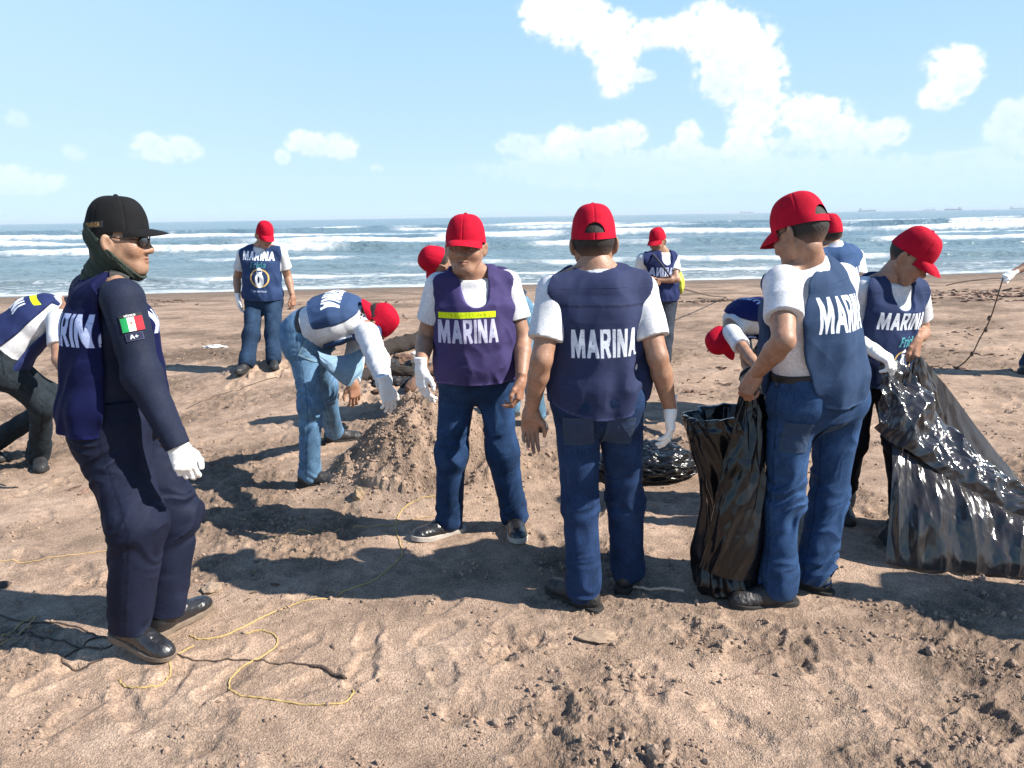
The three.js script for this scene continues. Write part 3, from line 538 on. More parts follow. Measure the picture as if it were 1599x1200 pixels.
  // hair
  { const m = hairSkin(p.hairCell ?? 0.0055), w = moved(m, Hc, hf.l, hf.u, hf.f, hs, false, p.hw ?? 1, 1, 1); let v = 0;
    const loc = m.pos, g = new THREE.BufferGeometry(), col = []; for (v = 0; v < loc.length; v += 3) { const k = 0.8 * ss(-0.01, -0.07, loc[v + 1]) + 0.12 * noise(loc[v] * 200, loc[v + 1] * 200, loc[v + 2] * 200), t = clamp(k) * 0.75; col.push(mix(0.014, tone[0] * 0.62, t), mix(0.011, tone[1] * 0.6, t), mix(0.01, tone[2] * 0.58, t)); }
    g.setAttribute('position', new THREE.BufferAttribute(w.pos, 3)); g.setAttribute('normal', new THREE.BufferAttribute(w.nor, 3)); g.setAttribute('color', new THREE.Float32BufferAttribute(col, 3)); g.setIndex(w.idx); put('hair', g, hairMat); }
  // cap
  if (p.cap) {
    const k = JSON.stringify(p.cap.geo ?? {}), cg = capCache[k] ??= capGeo(p.cap.geo ?? {}), mat = p.cap.mat ?? capRed, tilt = p.cap.tilt ?? 0;
    const ff = hf.f.clone().multiplyScalar(Math.cos(tilt)).addScaledVector(hf.u, Math.sin(tilt)).multiplyScalar(p.cap.back ? -1 : 1), uu = hf.u.clone().multiplyScalar(Math.cos(tilt)).addScaledVector(hf.f, -Math.sin(tilt)), lf = uu.clone().cross(ff);
    const M = new THREE.Matrix4().makeBasis(lf, uu, ff).scale(V(hs * (p.cap.sx ?? 1), hs, hs * (p.cap.sz ?? 1))).setPosition(Hc.clone().addScaledVector(hf.u, (p.cap.rise ?? 0.01) * hs));
    const cr = put('cap', cg.crown.clone().applyMatrix4(M), mat); p.capMatrix = M.clone();
    const br = cg.brim.clone().applyMatrix4(M); br.translate(inv.x, inv.y, inv.z); part('brim', br, mat, cr);
    const bt = new THREE.SphereGeometry(0.0085, 12, 8); bt.scale(1, 0.6, 1); bt.translate(0, cg.top + 0.001, -0.004); bt.applyMatrix4(M); bt.translate(inv.x, inv.y, inv.z); part('button', bt, mat, cr);
    p.capPart = cr;
  }
  // shirt
  const wear = (w, d) => d;
  const shirtI = p.shirtI ?? 0.012, torsoS = loft(torsoNodes(shirtI, p.shirtLow ?? -0.1), 0.05), shoulders = uni(0.05, cap(SL, SL.clone().lerp(SR, 0.32), 0.066 * s, 0.07 * s), cap(SR, SR.clone().lerp(SL, 0.32), 0.066 * s, 0.07 * s), cap(N.clone().addScaledVector(axis, -0.03), N, 0.075, 0.066));
  const sleeve = (S, E, W) => {
    if (p.longSleeve) {
      const a = cap(S, E, 0.074 * s, 0.06 * s), b = cap(E, W, 0.06 * s, 0.042 * s), ax = W.clone().sub(E).normalize(), out = (x, y, z) => { const h = (x - W.x) * ax.x + (y - W.y) * ax.y + (z - W.z) * ax.z; const wE = Math.exp(-((x - E.x) ** 2 + (y - E.y) ** 2 + (z - E.z) ** 2) / 0.014), wW = Math.exp(-((x - W.x) ** 2 + (y - W.y) ** 2 + (z - W.z) ** 2) / 0.012); const d = smin(a(x, y, z), b(x, y, z), 0.03); return Math.max(d - (0.002 + 0.008 * wE + 0.006 * wW) * (1 - 2.2 * Math.abs(noise(x * 5, y * 5 + h * 9, z * 5 + h * 5))), h + (p.sleeveEnd ?? 0.01)); };
      return out;
    }
    const t = p.sleeveLen ?? 0.66, e = S.clone().lerp(E, t), ax = E.clone().sub(S).normalize(), a = cap(S.clone().addScaledVector(ax, 0.01), e.clone().addScaledVector(ax, 0.05), 0.068 * s * (1 + fat * 0.2), (p.sleeveR ?? 0.067) * s * (1 + fat * 0.2)), b = cap(S, e.clone().addScaledVector(ax, 0.2), 0.055 * s, 0.0655 * s * (1 + fat * 0.3));
    return (x, y, z) => { const h = (x - e.x) * ax.x + (y - e.y) * ax.y + (z - e.z) * ax.z, d = a(x, y, z) - 0.006 * noise(x * 8 + 3, y * 5, z * 8) - 0.0045 * (1 - 2.2 * Math.abs(noise(x * 9, y * 4 + x * 6, z * 9))); return Math.max(d, h + 0.006 * noise(x * 9, 3, z * 9)); };
  };
  const sl = sleeve(SL, EL, WL), sr = sleeve(SR, ER, WR), collar = cap(N.clone().addScaledVector(axis, -0.028), neckTop, 0.067 * s * (1 + fat * 0.25), 0.062 * s * (1 + fat * 0.2));
  const collarCut = (x, y, z) => { const h = (x - N.x) * axis.x + (y - N.y) * axis.y + (z - N.z) * axis.z, v = (x - N.x) * f0.x + (y - N.y) * f0.y + (z - N.z) * f0.z; return h - (p.collar ?? 0.018) + v * 0.42; };
  const hemS = p.shirtHem ?? 0.085, hd = (x, y, z) => { const px = x - P.x, py = y - P.y, pz = z - P.z, h = px * axis.x + py * axis.y + pz * axis.z; return Math.sqrt(Math.max(0, px * px + py * py + pz * pz - h * h)); };
  const shirtF = (x, y, z) => {
    const h = (x - P.x) * axis.x + (y - P.y) * axis.y + (z - P.z) * axis.z;
    let d = smin(torsoS(x, y, z), shoulders(x, y, z), 0.04); d = smin(d, smin(cap2(x, y, z), 9, 0.01), 0.03);
    d -= 0.005 * noise(x * 7, y * 4, z * 7) + 0.0025 * (1 - 2 * Math.abs(noise(x * 8, y * 5, z * 8)));
    d = smin(d, Math.min(sl(x, y, z), sr(x, y, z)), 0.02);
    const cc = (x - N.x) ** 2 + (y - N.y) ** 2 + (z - N.z) ** 2 < (p.longSleeve ? 0.0065 : 0.016) ? collarCut(x, y, z) : -1; return Math.max(d, hd(x, y, z) < 0.2 ? hemS - h : -1, cc);
  };
  const cap2 = cap(N.clone().addScaledVector(axis, -0.02), N.clone().addScaledVector(axis, 0.03), 0.077 * s * (1 + fat * 0.25), 0.068 * s * (1 + fat * 0.25));
  const topMat = p.topMat ?? teeMat;
  put(p.topName ?? 'shirt', dress(skin(shirtF, [...all.slice(0, 8), HR, HL], 0.2, cell), topMat.vertexColors ? (x, y, z) => { const k = 1 + 0.25 * noise(x * 6, y * 6, z * 6); return p.topColor.map((c) => c * k); } : null), topMat);
  // trousers
  const T = p.trousers, R = T.r ?? [0.094, 0.069, 0.066], hem = T.hem ?? 0.03;
  const leg = (H, K, A, ph) => {
    const a = cap(H, K, R[0] * s, R[1] * s), b = cap(K, A, R[1] * s, R[2] * s), ax = A.clone().sub(K).normalize(), th = K.clone().sub(H).normalize();
    return (x, y, z) => {
      const h = (x - A.x) * ax.x + (y - A.y) * ax.y + (z - A.z) * ax.z; let d = smin(a(x, y, z), b(x, y, z), 0.05); if (d > 0.12) return d;
      const dk = (x - K.x) ** 2 + (y - K.y) ** 2 + (z - K.z) ** 2, dA = (x - A.x) ** 2 + (y - A.y) ** 2 + (z - A.z) ** 2, dh = (x - H.x) ** 2 + (y - H.y) ** 2 + (z - H.z) ** 2;
      const wK = Math.exp(-dk / 0.02), wA = Math.exp(-dA / 0.016), wH = Math.exp(-dh / 0.02), w = noise(x * 6 + ph, y * 6, z * 6) * 1.6;
      const fold = (1 - 2.6 * Math.abs(noise(x * 5 + ph, h * 12 + w * 1.4 + x * 8, z * 5))) * (0.55 + 0.9 * noise(x * 4, h * 3 + ph, z * 4)), drape = noise(x * 10 + ph, h * 2.2, z * 10);
      d -= (T.fold ?? 1) * ((0.004 + 0.016 * wK + 0.022 * wA + 0.012 * wH) * fold + 0.008 * drape);
      return Math.max(d, h - hem);
    };
  };
  const lR = leg(HR, KR, AR, p.seed ?? 1), lL = leg(HL, KL, AL, (p.seed ?? 1) + 7.3);
  const waist = loft([node(-0.16, 0.16 * (1 + fat * 0.4), 0.115 * fw, -0.006), node(0.02, 0.186 * (1 + fat * 0.6), 0.138 * fw, -0.006), node(0.3, 0.176 * fw, 0.134 * fw, 0.004)], 0.05);
  const hax = P.clone().sub(KR.clone().lerp(KL, 0.5)).normalize(), bf = hlat.clone().cross(hax).normalize();
  const but = uni(0.03, ell(HR.clone().addScaledVector(bf, -0.05).addScaledVector(hax, 0.015).addScaledVector(hlat, 0.012), hlat, hax, bf, 0.088 * s, 0.1 * s, 0.082 * s), ell(HL.clone().addScaledVector(bf, -0.05).addScaledVector(hax, 0.015).addScaledVector(hlat, -0.012), hlat, hax, bf, 0.088 * s, 0.1 * s, 0.082 * s));
  const wTop = T.top ?? 0.1;
  const trF = (x, y, z) => {
    const h = (x - P.x) * axis.x + (y - P.y) * axis.y + (z - P.z) * axis.z;
    let d = smin(waist(x, y, z), but(x, y, z), 0.05); d = Math.max(d - 0.004 * noise(x * 9, y * 9, z * 9) - 0.003 * (1 - 2 * Math.abs(noise(x * 7, y * 18, z * 7))), h - wTop);
    return smin(d, smin(lR(x, y, z), lL(x, y, z), 0.018), 0.045);
  };
  const tc = T.color, fade = T.fade ?? 0.5, camo = T.camo;
  const trCol = (x, y, z, nx, ny, nz) => {
    if (camo) { const a = noise(x * 16, y * 16, z * 16), b = noise(x * 22 + 9, y * 22, z * 22); return a > 0.12 ? [0.02, 0.02, 0.025] : b > 0.1 ? [0.32, 0.27, 0.2] : a < -0.2 ? [0.42, 0.4, 0.36] : [0.14, 0.11, 0.08]; }
    const n = fbm(x * 5, y * 5, z * 5, 3), ridge = 1 - 2.2 * Math.abs(noise(x * 7 + 4, y * 16, z * 7));
    let fr = 0; for (const [H, K] of [[HR, KR], [HL, KL]]) { const m = H.clone().lerp(K, 0.55), q = ((x - m.x) ** 2 + (z - m.z) ** 2) / 0.02 + (y - m.y) ** 2 / 0.05; fr = Math.max(fr, Math.exp(-q)); }
    let k = clamp(1 + n * 0.5 + fade * (fr * 0.7 + 0.25 * ridge), 0.5, 2.2); { const A = (x - HR.x) ** 2 + (z - HR.z) ** 2 + 0 * y < (x - HL.x) ** 2 + (z - HL.z) ** 2, H = A ? HR : HL, K = y > (A ? KR : KL).y ? (A ? KR : KL) : (A ? AR : AL), H2 = y > (A ? KR : KL).y ? H : (A ? KR : KL), q = clamp((H2.y - y) / Math.max(0.05, H2.y - K.y)), fx = x - mix(H2.x, K.x, q), fz = z - mix(H2.z, K.z, q), fo = fx * bf.x + fz * bf.z; if (Math.abs(fo) < 0.0055) k *= 0.62; else if (Math.abs(fo) < 0.012) k *= 1.18; } return [tc[0] * k, tc[1] * (1 + (k - 1) * 0.9), tc[2] * (1 + (k - 1) * 0.8)];
  };
  const tr = put(T.name ?? 'jeans', dress(skin(trF, [P, N.clone().lerp(P, 0.6), HR, HL, KR, KL, AR, AL], 0.2, cell), trCol), T.mat ?? denimMat);
  p.trF = trF;
  // belt
  if (p.belt) { const b0 = p.belt.h ?? wTop; const w2 = loft([node(-0.16, 0.166 * (1 + fat * 0.4), 0.121 * fw, -0.006), node(0.02, 0.191 * (1 + fat * 0.6), 0.143 * fw, -0.006), node(0.3, 0.181 * fw, 0.139 * fw, 0.004)], 0.05); const bF = (x, y, z) => Math.max(w2(x, y, z), Math.abs((x - P.x) * axis.x + (y - P.y) * axis.y + (z - P.z) * axis.z - b0) - 0.019); put('belt', dress(skin(bF, [P, P.clone().addScaledVector(axis, b0)], 0.26, Math.min(cell, 0.009))), beltMat); p.beltF = bF; }
  // shoes
  for (const [A, to, pit] of [[AR, p.toeR, p.pitchR ?? 0], [AL, p.toeL, p.pitchL ?? 0]]) {
    const d = to.clone().setY(0).normalize(), f = d.clone().multiplyScalar(Math.cos(pit)).addScaledVector(Y0, Math.sin(pit)), l = Y0.clone().cross(d), u = f.clone().cross(l);
    const g = shoeGeo(p.shoe ?? 'boot'), o = A.clone().addScaledVector(u, -(p.soleDrop ?? 0.088)), M = new THREE.Matrix4().makeBasis(l, u, f).setPosition(o);
    const sh = put('shoe', g.up.clone().applyMatrix4(M), p.shoeMat ?? leather);
    const so = g.sole.clone().applyMatrix4(M); so.translate(inv.x, inv.y, inv.z); part('sole', so, p.soleMat ?? rubber, sh);
    if (g.laces && !p.noLaces) { const la = g.laces.clone().applyMatrix4(M); la.translate(inv.x, inv.y, inv.z); part('laces', la, p.laceMat ?? rubber, sh); }
  }
  // vest
  if (p.vest) {
    const latP = lat.clone().addScaledVector(axis, -lat.dot(axis)).normalize(), v = p.vest, i = v.i ?? 0.025, low = v.low ?? -0.12, flare = v.flare ?? 0.012;
    const nodes = [node(low - 0.25, 0.17 * (1 + fat * 0.5) + i + flare, 0.125 * fw + i + flare, v.push ?? 0), node(0.1, 0.168 * (1 + fat * 0.6) + i + flare * 0.6, 0.12 * fw + i + flare * 0.6, (v.push ?? 0) * 0.6), node(0.4, 0.158 * fw + i, 0.117 * fw + i, 0.006), node(0.68, 0.166 * (1 + fat * 0.5) + i, 0.119 * (1 + fat * 0.5) + i, 0.004), node(0.87, 0.138 + i, 0.086 + i, -0.01)];
    const vt = loft(nodes, 0.06), sh = uni(0.05, cap(SL.clone().lerp(SR, v.sw ?? 0.03), SL.clone().lerp(SR, 0.4).addScaledVector(axis, 0.012), 0.079 * s, 0.084 * s), cap(SR.clone().lerp(SL, v.sw ?? 0.03), SR.clone().lerp(SL, 0.4).addScaledVector(axis, 0.012), 0.079 * s, 0.084 * s));
    const hole = (S, E, sg) => { const out = S.clone().addScaledVector(lat, sg * 0.052 * s), e = E.clone().addScaledVector(lat, sg * 0.03); return uni(0.03, cap(out.clone().addScaledVector(axis, 0.06), out.clone().addScaledVector(axis, -0.13), 0.05 * s, 0.062 * s), cap(out, e, 0.07 * s, 0.07 * s)); };
    const hL = hole(SL, EL, 1), hR = hole(SR, ER, -1);
    const nd = v.neck ?? [0.075, 0.0, 0.075, 0.14], neckCut = uni(0.03, cap(N.clone().addScaledVector(axis, -0.01), neckTop, 0.078 * s * (1 + fat * 0.2), 0.09 * s), cap(N.clone().addScaledVector(f0, 0.05).addScaledVector(axis, -0.01), N.clone().addScaledVector(f0, 0.15).addScaledVector(axis, -(v.scoop ?? 0.06)), 0.07, 0.066));
    const sideG = v.sideGap ?? 0.03;
    const W0 = 0.17 * (1 + fat * 0.5) + i;
    const u2 = (a, b, c) => a * lat.x + b * lat.y + c * lat.z, w2 = (a, b, c) => a * f0.x + b * f0.y + c * f0.z, hemAt = (h, u, w) => low * P.distanceTo(N) + (v.hemCurve ?? 0.02) * (u / 0.2) ** 2 * (w < 0 ? 1 : 0.5) - (w > 0 ? (v.frontDrop ?? 0) : (v.backDrop ?? 0)) - h;
    const vF = (x, y, z) => {
      const px = x - P.x, py = y - P.y, pz = z - P.z, h = px * axis.x + py * axis.y + pz * axis.z, u = px * lat.x + py * lat.y + pz * lat.z, w = px * f0.x + py * f0.y + pz * f0.z;
      let d = smin(vt(x, y, z), sh(x, y, z), 0.05); if (d > 0.15) return d - 0.03;
      const sd0 = (p.seed ?? N.x * 7), lowF = ss(0.5, 0.05, h); d -= (0.008 + 0.007 * lowF) * (v.drape ?? 1.15) * noise(u * 9 + sd0, h * 1.3, w * 9 + sd0) + 0.006 * (1 - 2.4 * Math.abs(noise(u * 4.5 + sd0, h * 2.6 + u * 4, w * 4.5))) + (0.0035 + 0.003 * lowF) * (1 - 2.3 * Math.abs(noise(u * 11 + h * 5 + sd0, h * 5 - u * 3, w * 10))) + (v.crumple ?? 0.0015) * (1 - 2 * Math.abs(noise(x * 13, y * 13, z * 13)));
      d = smax(d, -Math.min(hL(x, y, z), hR(x, y, z)), 0.015); d = smax(d, -neckCut(x, y, z), 0.008);
      const hw = low * P.distanceTo(N) + (v.hemCurve ?? 0.02) * (u / 0.2) ** 2 * (w < 0 ? 1 : 0.5) - (w > 0 ? (v.frontDrop ?? 0) : (v.backDrop ?? 0)); d = Math.max(d, hw - h);
      if (sideG > 0) { const gap = sideG + (v.sideFlare ?? 0.02) * ss(0.25, -0.1, h); const q = Math.max(Math.abs(w - 0.0) - gap, W0 * 0.62 - Math.abs(u)); d = smax(d, -q, 0.02); }
      return d;
    };
    const tex = vestMap(v.base ?? '#ffffff', v.print ?? {}), tint = v.tint ?? [1, 1, 1];
    const mat = phys({ specularIntensity: 0.3, map: tex, vertexColors: true, bumpMap: rep(wrinkleTex, 1), bumpScale: v.bump ?? 0.013, roughness: v.rough ?? 0.8, sheen: 0.06, sheenRoughness: 0.5, sheenColor: rgb(0.35, 0.4, 0.6) });
    mat.bumpMap.repeat.set(2.0, 1.7);
    const geo = dress(skin(vF, [...all.slice(0, 4), HR, HL, P.clone().addScaledVector(axis, low * 0.5 - 0.12)], 0.2, p.vestCell ?? cell),
      (x, y, z, a, b, c) => { const px = x - P.x, py = y - P.y, pz = z - P.z, h = px * axis.x + py * axis.y + pz * axis.z; const n = 1 + 0.22 * fbm(x * 6, y * 6, z * 6, 3); let k = n; if (Math.abs(hemAt(h, u2(px, py, pz), w2(px, py, pz))) < 0.011) k *= 1.7; else if (Math.min(hL(x, y, z), hR(x, y, z)) < 0.007 || neckCut(x, y, z) < 0.006) k *= v.pipe ?? 1.35; if (v.yoke && Math.abs(h - v.yoke) < 0.004 && a * f0.x + b * f0.y + c * f0.z < 0) k *= 0.5; return tint.map((t) => t * k); },
      (a, b, c) => a * f0.x + b * f0.y + c * f0.z > 0 ? 0 : 1,
      (sd, x, y, z) => { const a = (x - C.x) * latP.x + (y - C.y) * latP.y + (z - C.z) * latP.z, b = (x - C.x) * axis.x + (y - C.y) * axis.y + (z - C.z) * axis.z; return [sd === 0 ? 0.25 + clamp(a / 1.2, -0.24, 0.24) : 0.75 - clamp(a / 1.2, -0.24, 0.24), 0.5 + b / 1.2]; });
    p.vestPart = put(v.name ?? 'vest', geo, mat); p.vestF = vF;
  }
  Object.assign(p, { axis, lat, f0, C, hf, root_: root, inv, put, shirtF, body });
  return p;
}
// ---------------------------------------------------------------- the people on the beach
const LOG = [];
function pose(q) {
  const o = {}, s = q.s ?? 1;
  for (const k of ['N', 'P', 'SR', 'SL', 'HR', 'HL', 'H']) { const [x, y, dz] = q[k]; o[k] = at(x, y, q.D + (dz ?? 0)); }
  const limb = (par, a, L) => typeof a[2] === 'string' ? reach(par, a[0], a[1], L * s, a[2] === 'n' ? -1 : 1) : at(a[0], a[1], q.D + (a[2] ?? 0));
  for (const d of ['R', 'L']) {
    o['E' + d] = limb(o['S' + d], q['E' + d], 0.285); o['W' + d] = limb(o['E' + d], q['W' + d], 0.25);
    const a = q['A' + d]; o['A' + d] = a.length > 3 ? at(a[0], a[1], q.D + a[2]) : ground(a[0], a[1], (a[2] ?? 0.08));
    const kk = q['K' + d]; o['K' + d] = at(kk[0], kk[1], -(o['H' + d].z + o['A' + d].z) / 2 + (typeof kk[2] === 'string' ? (kk[2] === 'n' ? -0.04 : 0.05) : (kk[2] ?? 0)));
  }
  const L = (a, b) => o[a].distanceTo(o[b]).toFixed(2);
  if (0) LOG.push((q.id ?? '') + ' spine ' + L('N', 'P') + ' sh ' + L('SR', 'SL') + ' hips ' + L('HR', 'HL') + ' uaR ' + L('SR', 'ER') + ' faR ' + L('ER', 'WR') + ' uaL ' + L('SL', 'EL') + ' faL ' + L('EL', 'WL') + ' thR ' + L('HR', 'KR') + ' shinR ' + L('KR', 'AR') + ' thL ' + L('HL', 'KL') + ' shinL ' + L('KL', 'AL') + ' headN ' + L('H', 'N'));
  o.root = o.AR.clone().add(o.AL).multiplyScalar(0.5);
  return Object.assign(q, o);
}
const NAVY = '#3b4263', CREW = 'cadets in red caps and navy vests';
const marina = (w, h, cx, cy, fill = '#cdd2dd') => (g) => caps(g, 'MARINA', cx, cy, w, h, fill);

// --- the man facing the camera in the middle
const manFront = person(pose({
  id: 'front', D: 3.86, N: [738, 432], P: [743, 578], SR: [687, 447, -0.02], SL: [790, 443, 0.03], H: [727, 386, -0.07],
  ER: [664, 528, 'f'], WR: [657, 577, 'n'], EL: [817, 530, 'f'], WL: [814, 596, 'n'],
  HR: [716, 590], HL: [770, 590], KR: [705, 708, 'n'], KL: [784, 706, 'n'], AR: [702, 832], AL: [803, 826],
  face: V(-0.1, -0.02, 1), up: V(0.03, 1, 0), fat: 0.1, skin: [0.41, 0.228, 0.15], head: 1.03, hw: 1.05,
  toeR: V(-0.75, 0, 0.42), toeL: V(0.12, 0, 1), shoe: 'trainer', shoeMat: leather, soleMat: paleRubber,
  handR: { palm: V(0.7, -0.2, -0.6), pose: 'reach', glove: true, dir: V(0.03, -1, 0.1) }, handL: { palm: V(-0.9, 0, -0.35), pose: 'curl', dir: V(-0.15, -1, 0.25) },
  cap: { geo: { fine: true, droop: 0.02, top: 0.146 }, sx: 1.06, rise: 0.007 }, cell: 0.0085, headCell: 0.0036, hem: 0.03,
  trousers: { color: [0.019, 0.05, 0.125], r: [0.098, 0.076, 0.072], hem: 0.045, fade: 0.7 },
  vest: { low: -0.1, neck: 1, scoop: 0.075, tint: [1, 1, 1], base: '#3b345c', crumple: 0.004, bump: 0.012, sw: 0.02, sideGap: 0.03,
    print: { front: (g) => { caps(g, 'MARINA', -0.045, 0.1, 0.29, 0.115, '#b9b9cf'); g.fillStyle = '#cfe21f'; g.fillRect(-0.185, 0.005, 0.275, 0.03); g.fillStyle = 'rgba(120,140,10,0.55)'; const R = rng(3); for (let k = 0; k < 34; k++) g.fillRect(-0.14 + R() * 0.2, 0.008 + R() * 0.012, 0.003, 0.006 + R() * 0.01); } } },
  label: 'man facing the camera in a purple-navy vest with a yellow stripe', group: CREW,
}));
// --- the man with his back to the camera in the middle
const manBack = person(pose({
  id: 'back', D: 3.1, N: [932, 424, 0], P: [934, 618], SR: [999, 453, 0.02], SL: [866, 455, -0.02], H: [927, 381, 0.03],
  ER: [1027, 558, 'n'], WR: [1047, 640, 'f'], EL: [846, 562, 'n'], WL: [829, 642, 'f'],
  HR: [966, 628], HL: [901, 628], KR: [977, 782, 'f'], KL: [906, 786, 'f'], AR: [977, 912], AL: [913, 945],
  face: V(0.05, -0.12, -1), up: V(-0.02, 1, -0.1), fat: 0.02, skin: [0.41, 0.228, 0.15], 
  toeR: V(0.35, 0, -1), toeL: V(-0.75, 0, -0.75), shoe: 'boot', shoeMat: dustyLeather,
  handR: { palm: V(-0.8, 0, -0.3), pose: 'relaxed', glove: true, dir: V(0.06, -1, 0.02) }, handL: { palm: V(0.15, -0.1, 1), pose: 'relaxed', dir: V(-0.06, -1, 0.02) },
  cap: { geo: { fine: true, open: true } }, cell: 0.0085, noEyes: true, sleeveLen: 0.72, collar: -0.015,
  trousers: { color: [0.018, 0.043, 0.112], r: [0.097, 0.074, 0.075], hem: 0.05, fade: 0.6 },
  vest: { low: -0.11, backDrop: 0.015, hemCurve: 0.06, neck: 1, base: '#2c3350', yoke: 0.385, drape: 1.9, sideGap: 0.025, sw: 0.0, flare: 0.006, print: { back: marina(0.265, 0.112, 0.0, 0.105) } },
  label: 'man seen squarely from behind, navy vest lettered across the back', group: CREW,
}));
// --- the big man at right, seen from behind, holding a black bag
const manBag = person(pose({
  id: 'bag', D: 3.16, N: [1262, 419, 0.0], P: [1274, 606, 0.02], SR: [1313, 435, 0.19], SL: [1222, 442, -0.09], H: [1250, 366, -0.02],
  ER: [1300, 540, 'f'], WR: [1230, 590, 'f'], EL: [1224, 532, 'n'], WL: [1180, 585, 'f'],
  HR: [1311, 628, 0.1], HL: [1238, 632, -0.06], KR: [1296, 772, 'f'], KL: [1224, 784, 'f'], AR: [1270, 920], AL: [1214, 942],
  face: V(-0.56, -0.4, -0.78), up: V(-0.15, 1, -0.3), fat: 0.2, skin: [0.41, 0.228, 0.15], head: 1.06,
  toeR: V(-0.6, 0, -0.6), toeL: V(-1, 0, 0.12), shoe: 'boot', shoeMat: dustyLeather,
  handL: { palm: V(0.75, -0.3, -0.5), pose: 'grip', dir: V(-0.35, -0.75, -0.1) }, handR: null,
  cap: { geo: { fine: true, open: true, droop: 0.03 } }, cell: 0.0085, noEyes: true, sleeveLen: 0.62,
  trousers: { color: [0.028, 0.07, 0.165], r: [0.1, 0.075, 0.075], hem: 0.055, fade: 0.6, fold: 1.2 }, belt: { h: 0.09 },
  vest: { low: -0.03, backDrop: 0.04, hemCurve: 0.05, neck: 1, base: '#2b3e5b', drape: 1.6, sideGap: 0.075, sideFlare: 0.05, sw: 0.0, flare: 0.014,
    print: { back: (g) => { g.rotate(0.13); caps(g, 'MARINA', 0.0, 0.02, 0.28, 0.145, '#dfe3ea', 0.24, 0.08); } } },
  label: 'stout man from behind with a black belt, holding up the standing black bag', group: CREW,
}));
// --- the young man at right looking into the see-through bag
const manSack = person(pose({
  id: 'sack', D: 3.98, N: [1392, 437, 0.0], P: [1362, 578, 0.05], SR: [1350, 452, -0.05], SL: [1430, 455, 0.06], H: [1421, 402, -0.06],
  ER: [1330, 528, 'f'], WR: [1362, 545, 'n'], EL: [1440, 520, 'f'], WL: [1432, 528, 'n'],
  HR: [1340, 588, 0.02], HL: [1385, 588, 0.1], KR: [1333, 690, 'n'], KL: [1402, 690, 'n'], AR: [1312, 802], AL: [1407, 824],
  face: V(0.62, -0.62, 0.5), up: V(0.4, 1, 0.3), skin: [0.41, 0.228, 0.15], headCell: 0.004, s: 0.95, handScale: 1.12,
  toeR: V(-0.2, 0, 1), toeL: V(0.1, 0, 1), shoe: 'boot', shoeMat: dustyLeather,
  handR: { palm: V(-0.5, -0.6, -0.5), pose: 'curl', glove: true, dir: V(0.75, -0.5, 0.35) }, handL: { palm: V(-0.6, -0.2, -0.5), pose: 'grip', dir: V(-0.1, -1, 0.25) },
  cap: { geo: { fine: true, droop: 0.026 } }, cell: 0.009,
  trousers: { color: [0.012, 0.014, 0.02], r: [0.09, 0.07, 0.07], hem: 0.045, fade: 0.2, name: 'trousers' },
  vest: { low: -0.12, neck: 1, scoop: 0.07, base: '#273354', sideGap: 0.03, sw: 0.0,
    print: { front: (g) => { caps(g, 'MARINA', 0.0, 0.03, 0.29, 0.088, '#dde1e8'); word(g, 'Frida', 0.04, 0.135, 0.12, 0.05, '#57b7b4', 'italic 100px serif'); emblem(g, 0.03, 0.24, 0.055); } } },
  label: 'young man looking down into the see-through sack, white glove on one hand', group: CREW,
}));
// --- the officer at left
const blueBack = '#10153a';
const officer = person(pose({
  id: 'officer', D: 2.86, N: [163, 438, 0.08], P: [182, 655, 0.06], SR: [192, 468, -0.08], SL: [142, 455, 0.24], H: [186, 376, 0.06],
  ER: [222, 588, 'n'], WR: [277, 697, 'n'], EL: [200, 570, 'f'], WL: [255, 650, 'f'],
  HR: [172, 680, -0.03], HL: [196, 674, 0.13], KR: [213, 816, 'n'], KL: [273, 802, 'f'], AR: [203, 974, -0.07, 1], AL: [263, 985, 0.09],
  face: V(1, -0.06, -0.12), up: V(-0.08, 1, 0), fat: 0.1, skin: [0.42, 0.25, 0.165], headCell: 0.0036, longSleeve: true, topMat: uniformMat, topColor: [0.018, 0.024, 0.05], topName: 'uniform_shirt', sleeveEnd: 0.0,
  toeR: V(0.93, 0, 0.36), toeL: V(0.5, 0, -0.87), shoe: 'dress', soleMat: tanRubber, pitchR: -0.22,
  handR: { palm: V(-0.35, 0, -0.9), pose: 'curl', glove: true, dir: V(0.3, -1, 0.12) }, handL: null,
  cap: { geo: { fine: true, droop: 0.012 }, mat: capBlack, rise: 0.016 }, cell: 0.0085,
  trousers: { color: [0.012, 0.016, 0.038], r: [0.122, 0.1, 0.073], hem: 0.012, fold: 1.3, fade: 0.15, name: 'trousers', mat: uniformMat },
  vest: { low: -0.05, hemCurve: 0.0, neck: 1, scoop: 0.03, base: blueBack, sideGap: 0.07, sideFlare: 0.04, flare: 0.03, sw: 0.05, tint: [0.8, 0.85, 1.0],
    print: { back: (g) => caps(g, 'MARINA', 0.07, 0.0, 0.36, 0.12, '#c9d0e6'), front: (g) => caps(g, 'MARINA', 0, -0.02, 0.3, 0.09, '#cdd2dd') } },
  label: 'officer in a black cap, sunglasses and dark navy uniform, stepping to the right', 
}));
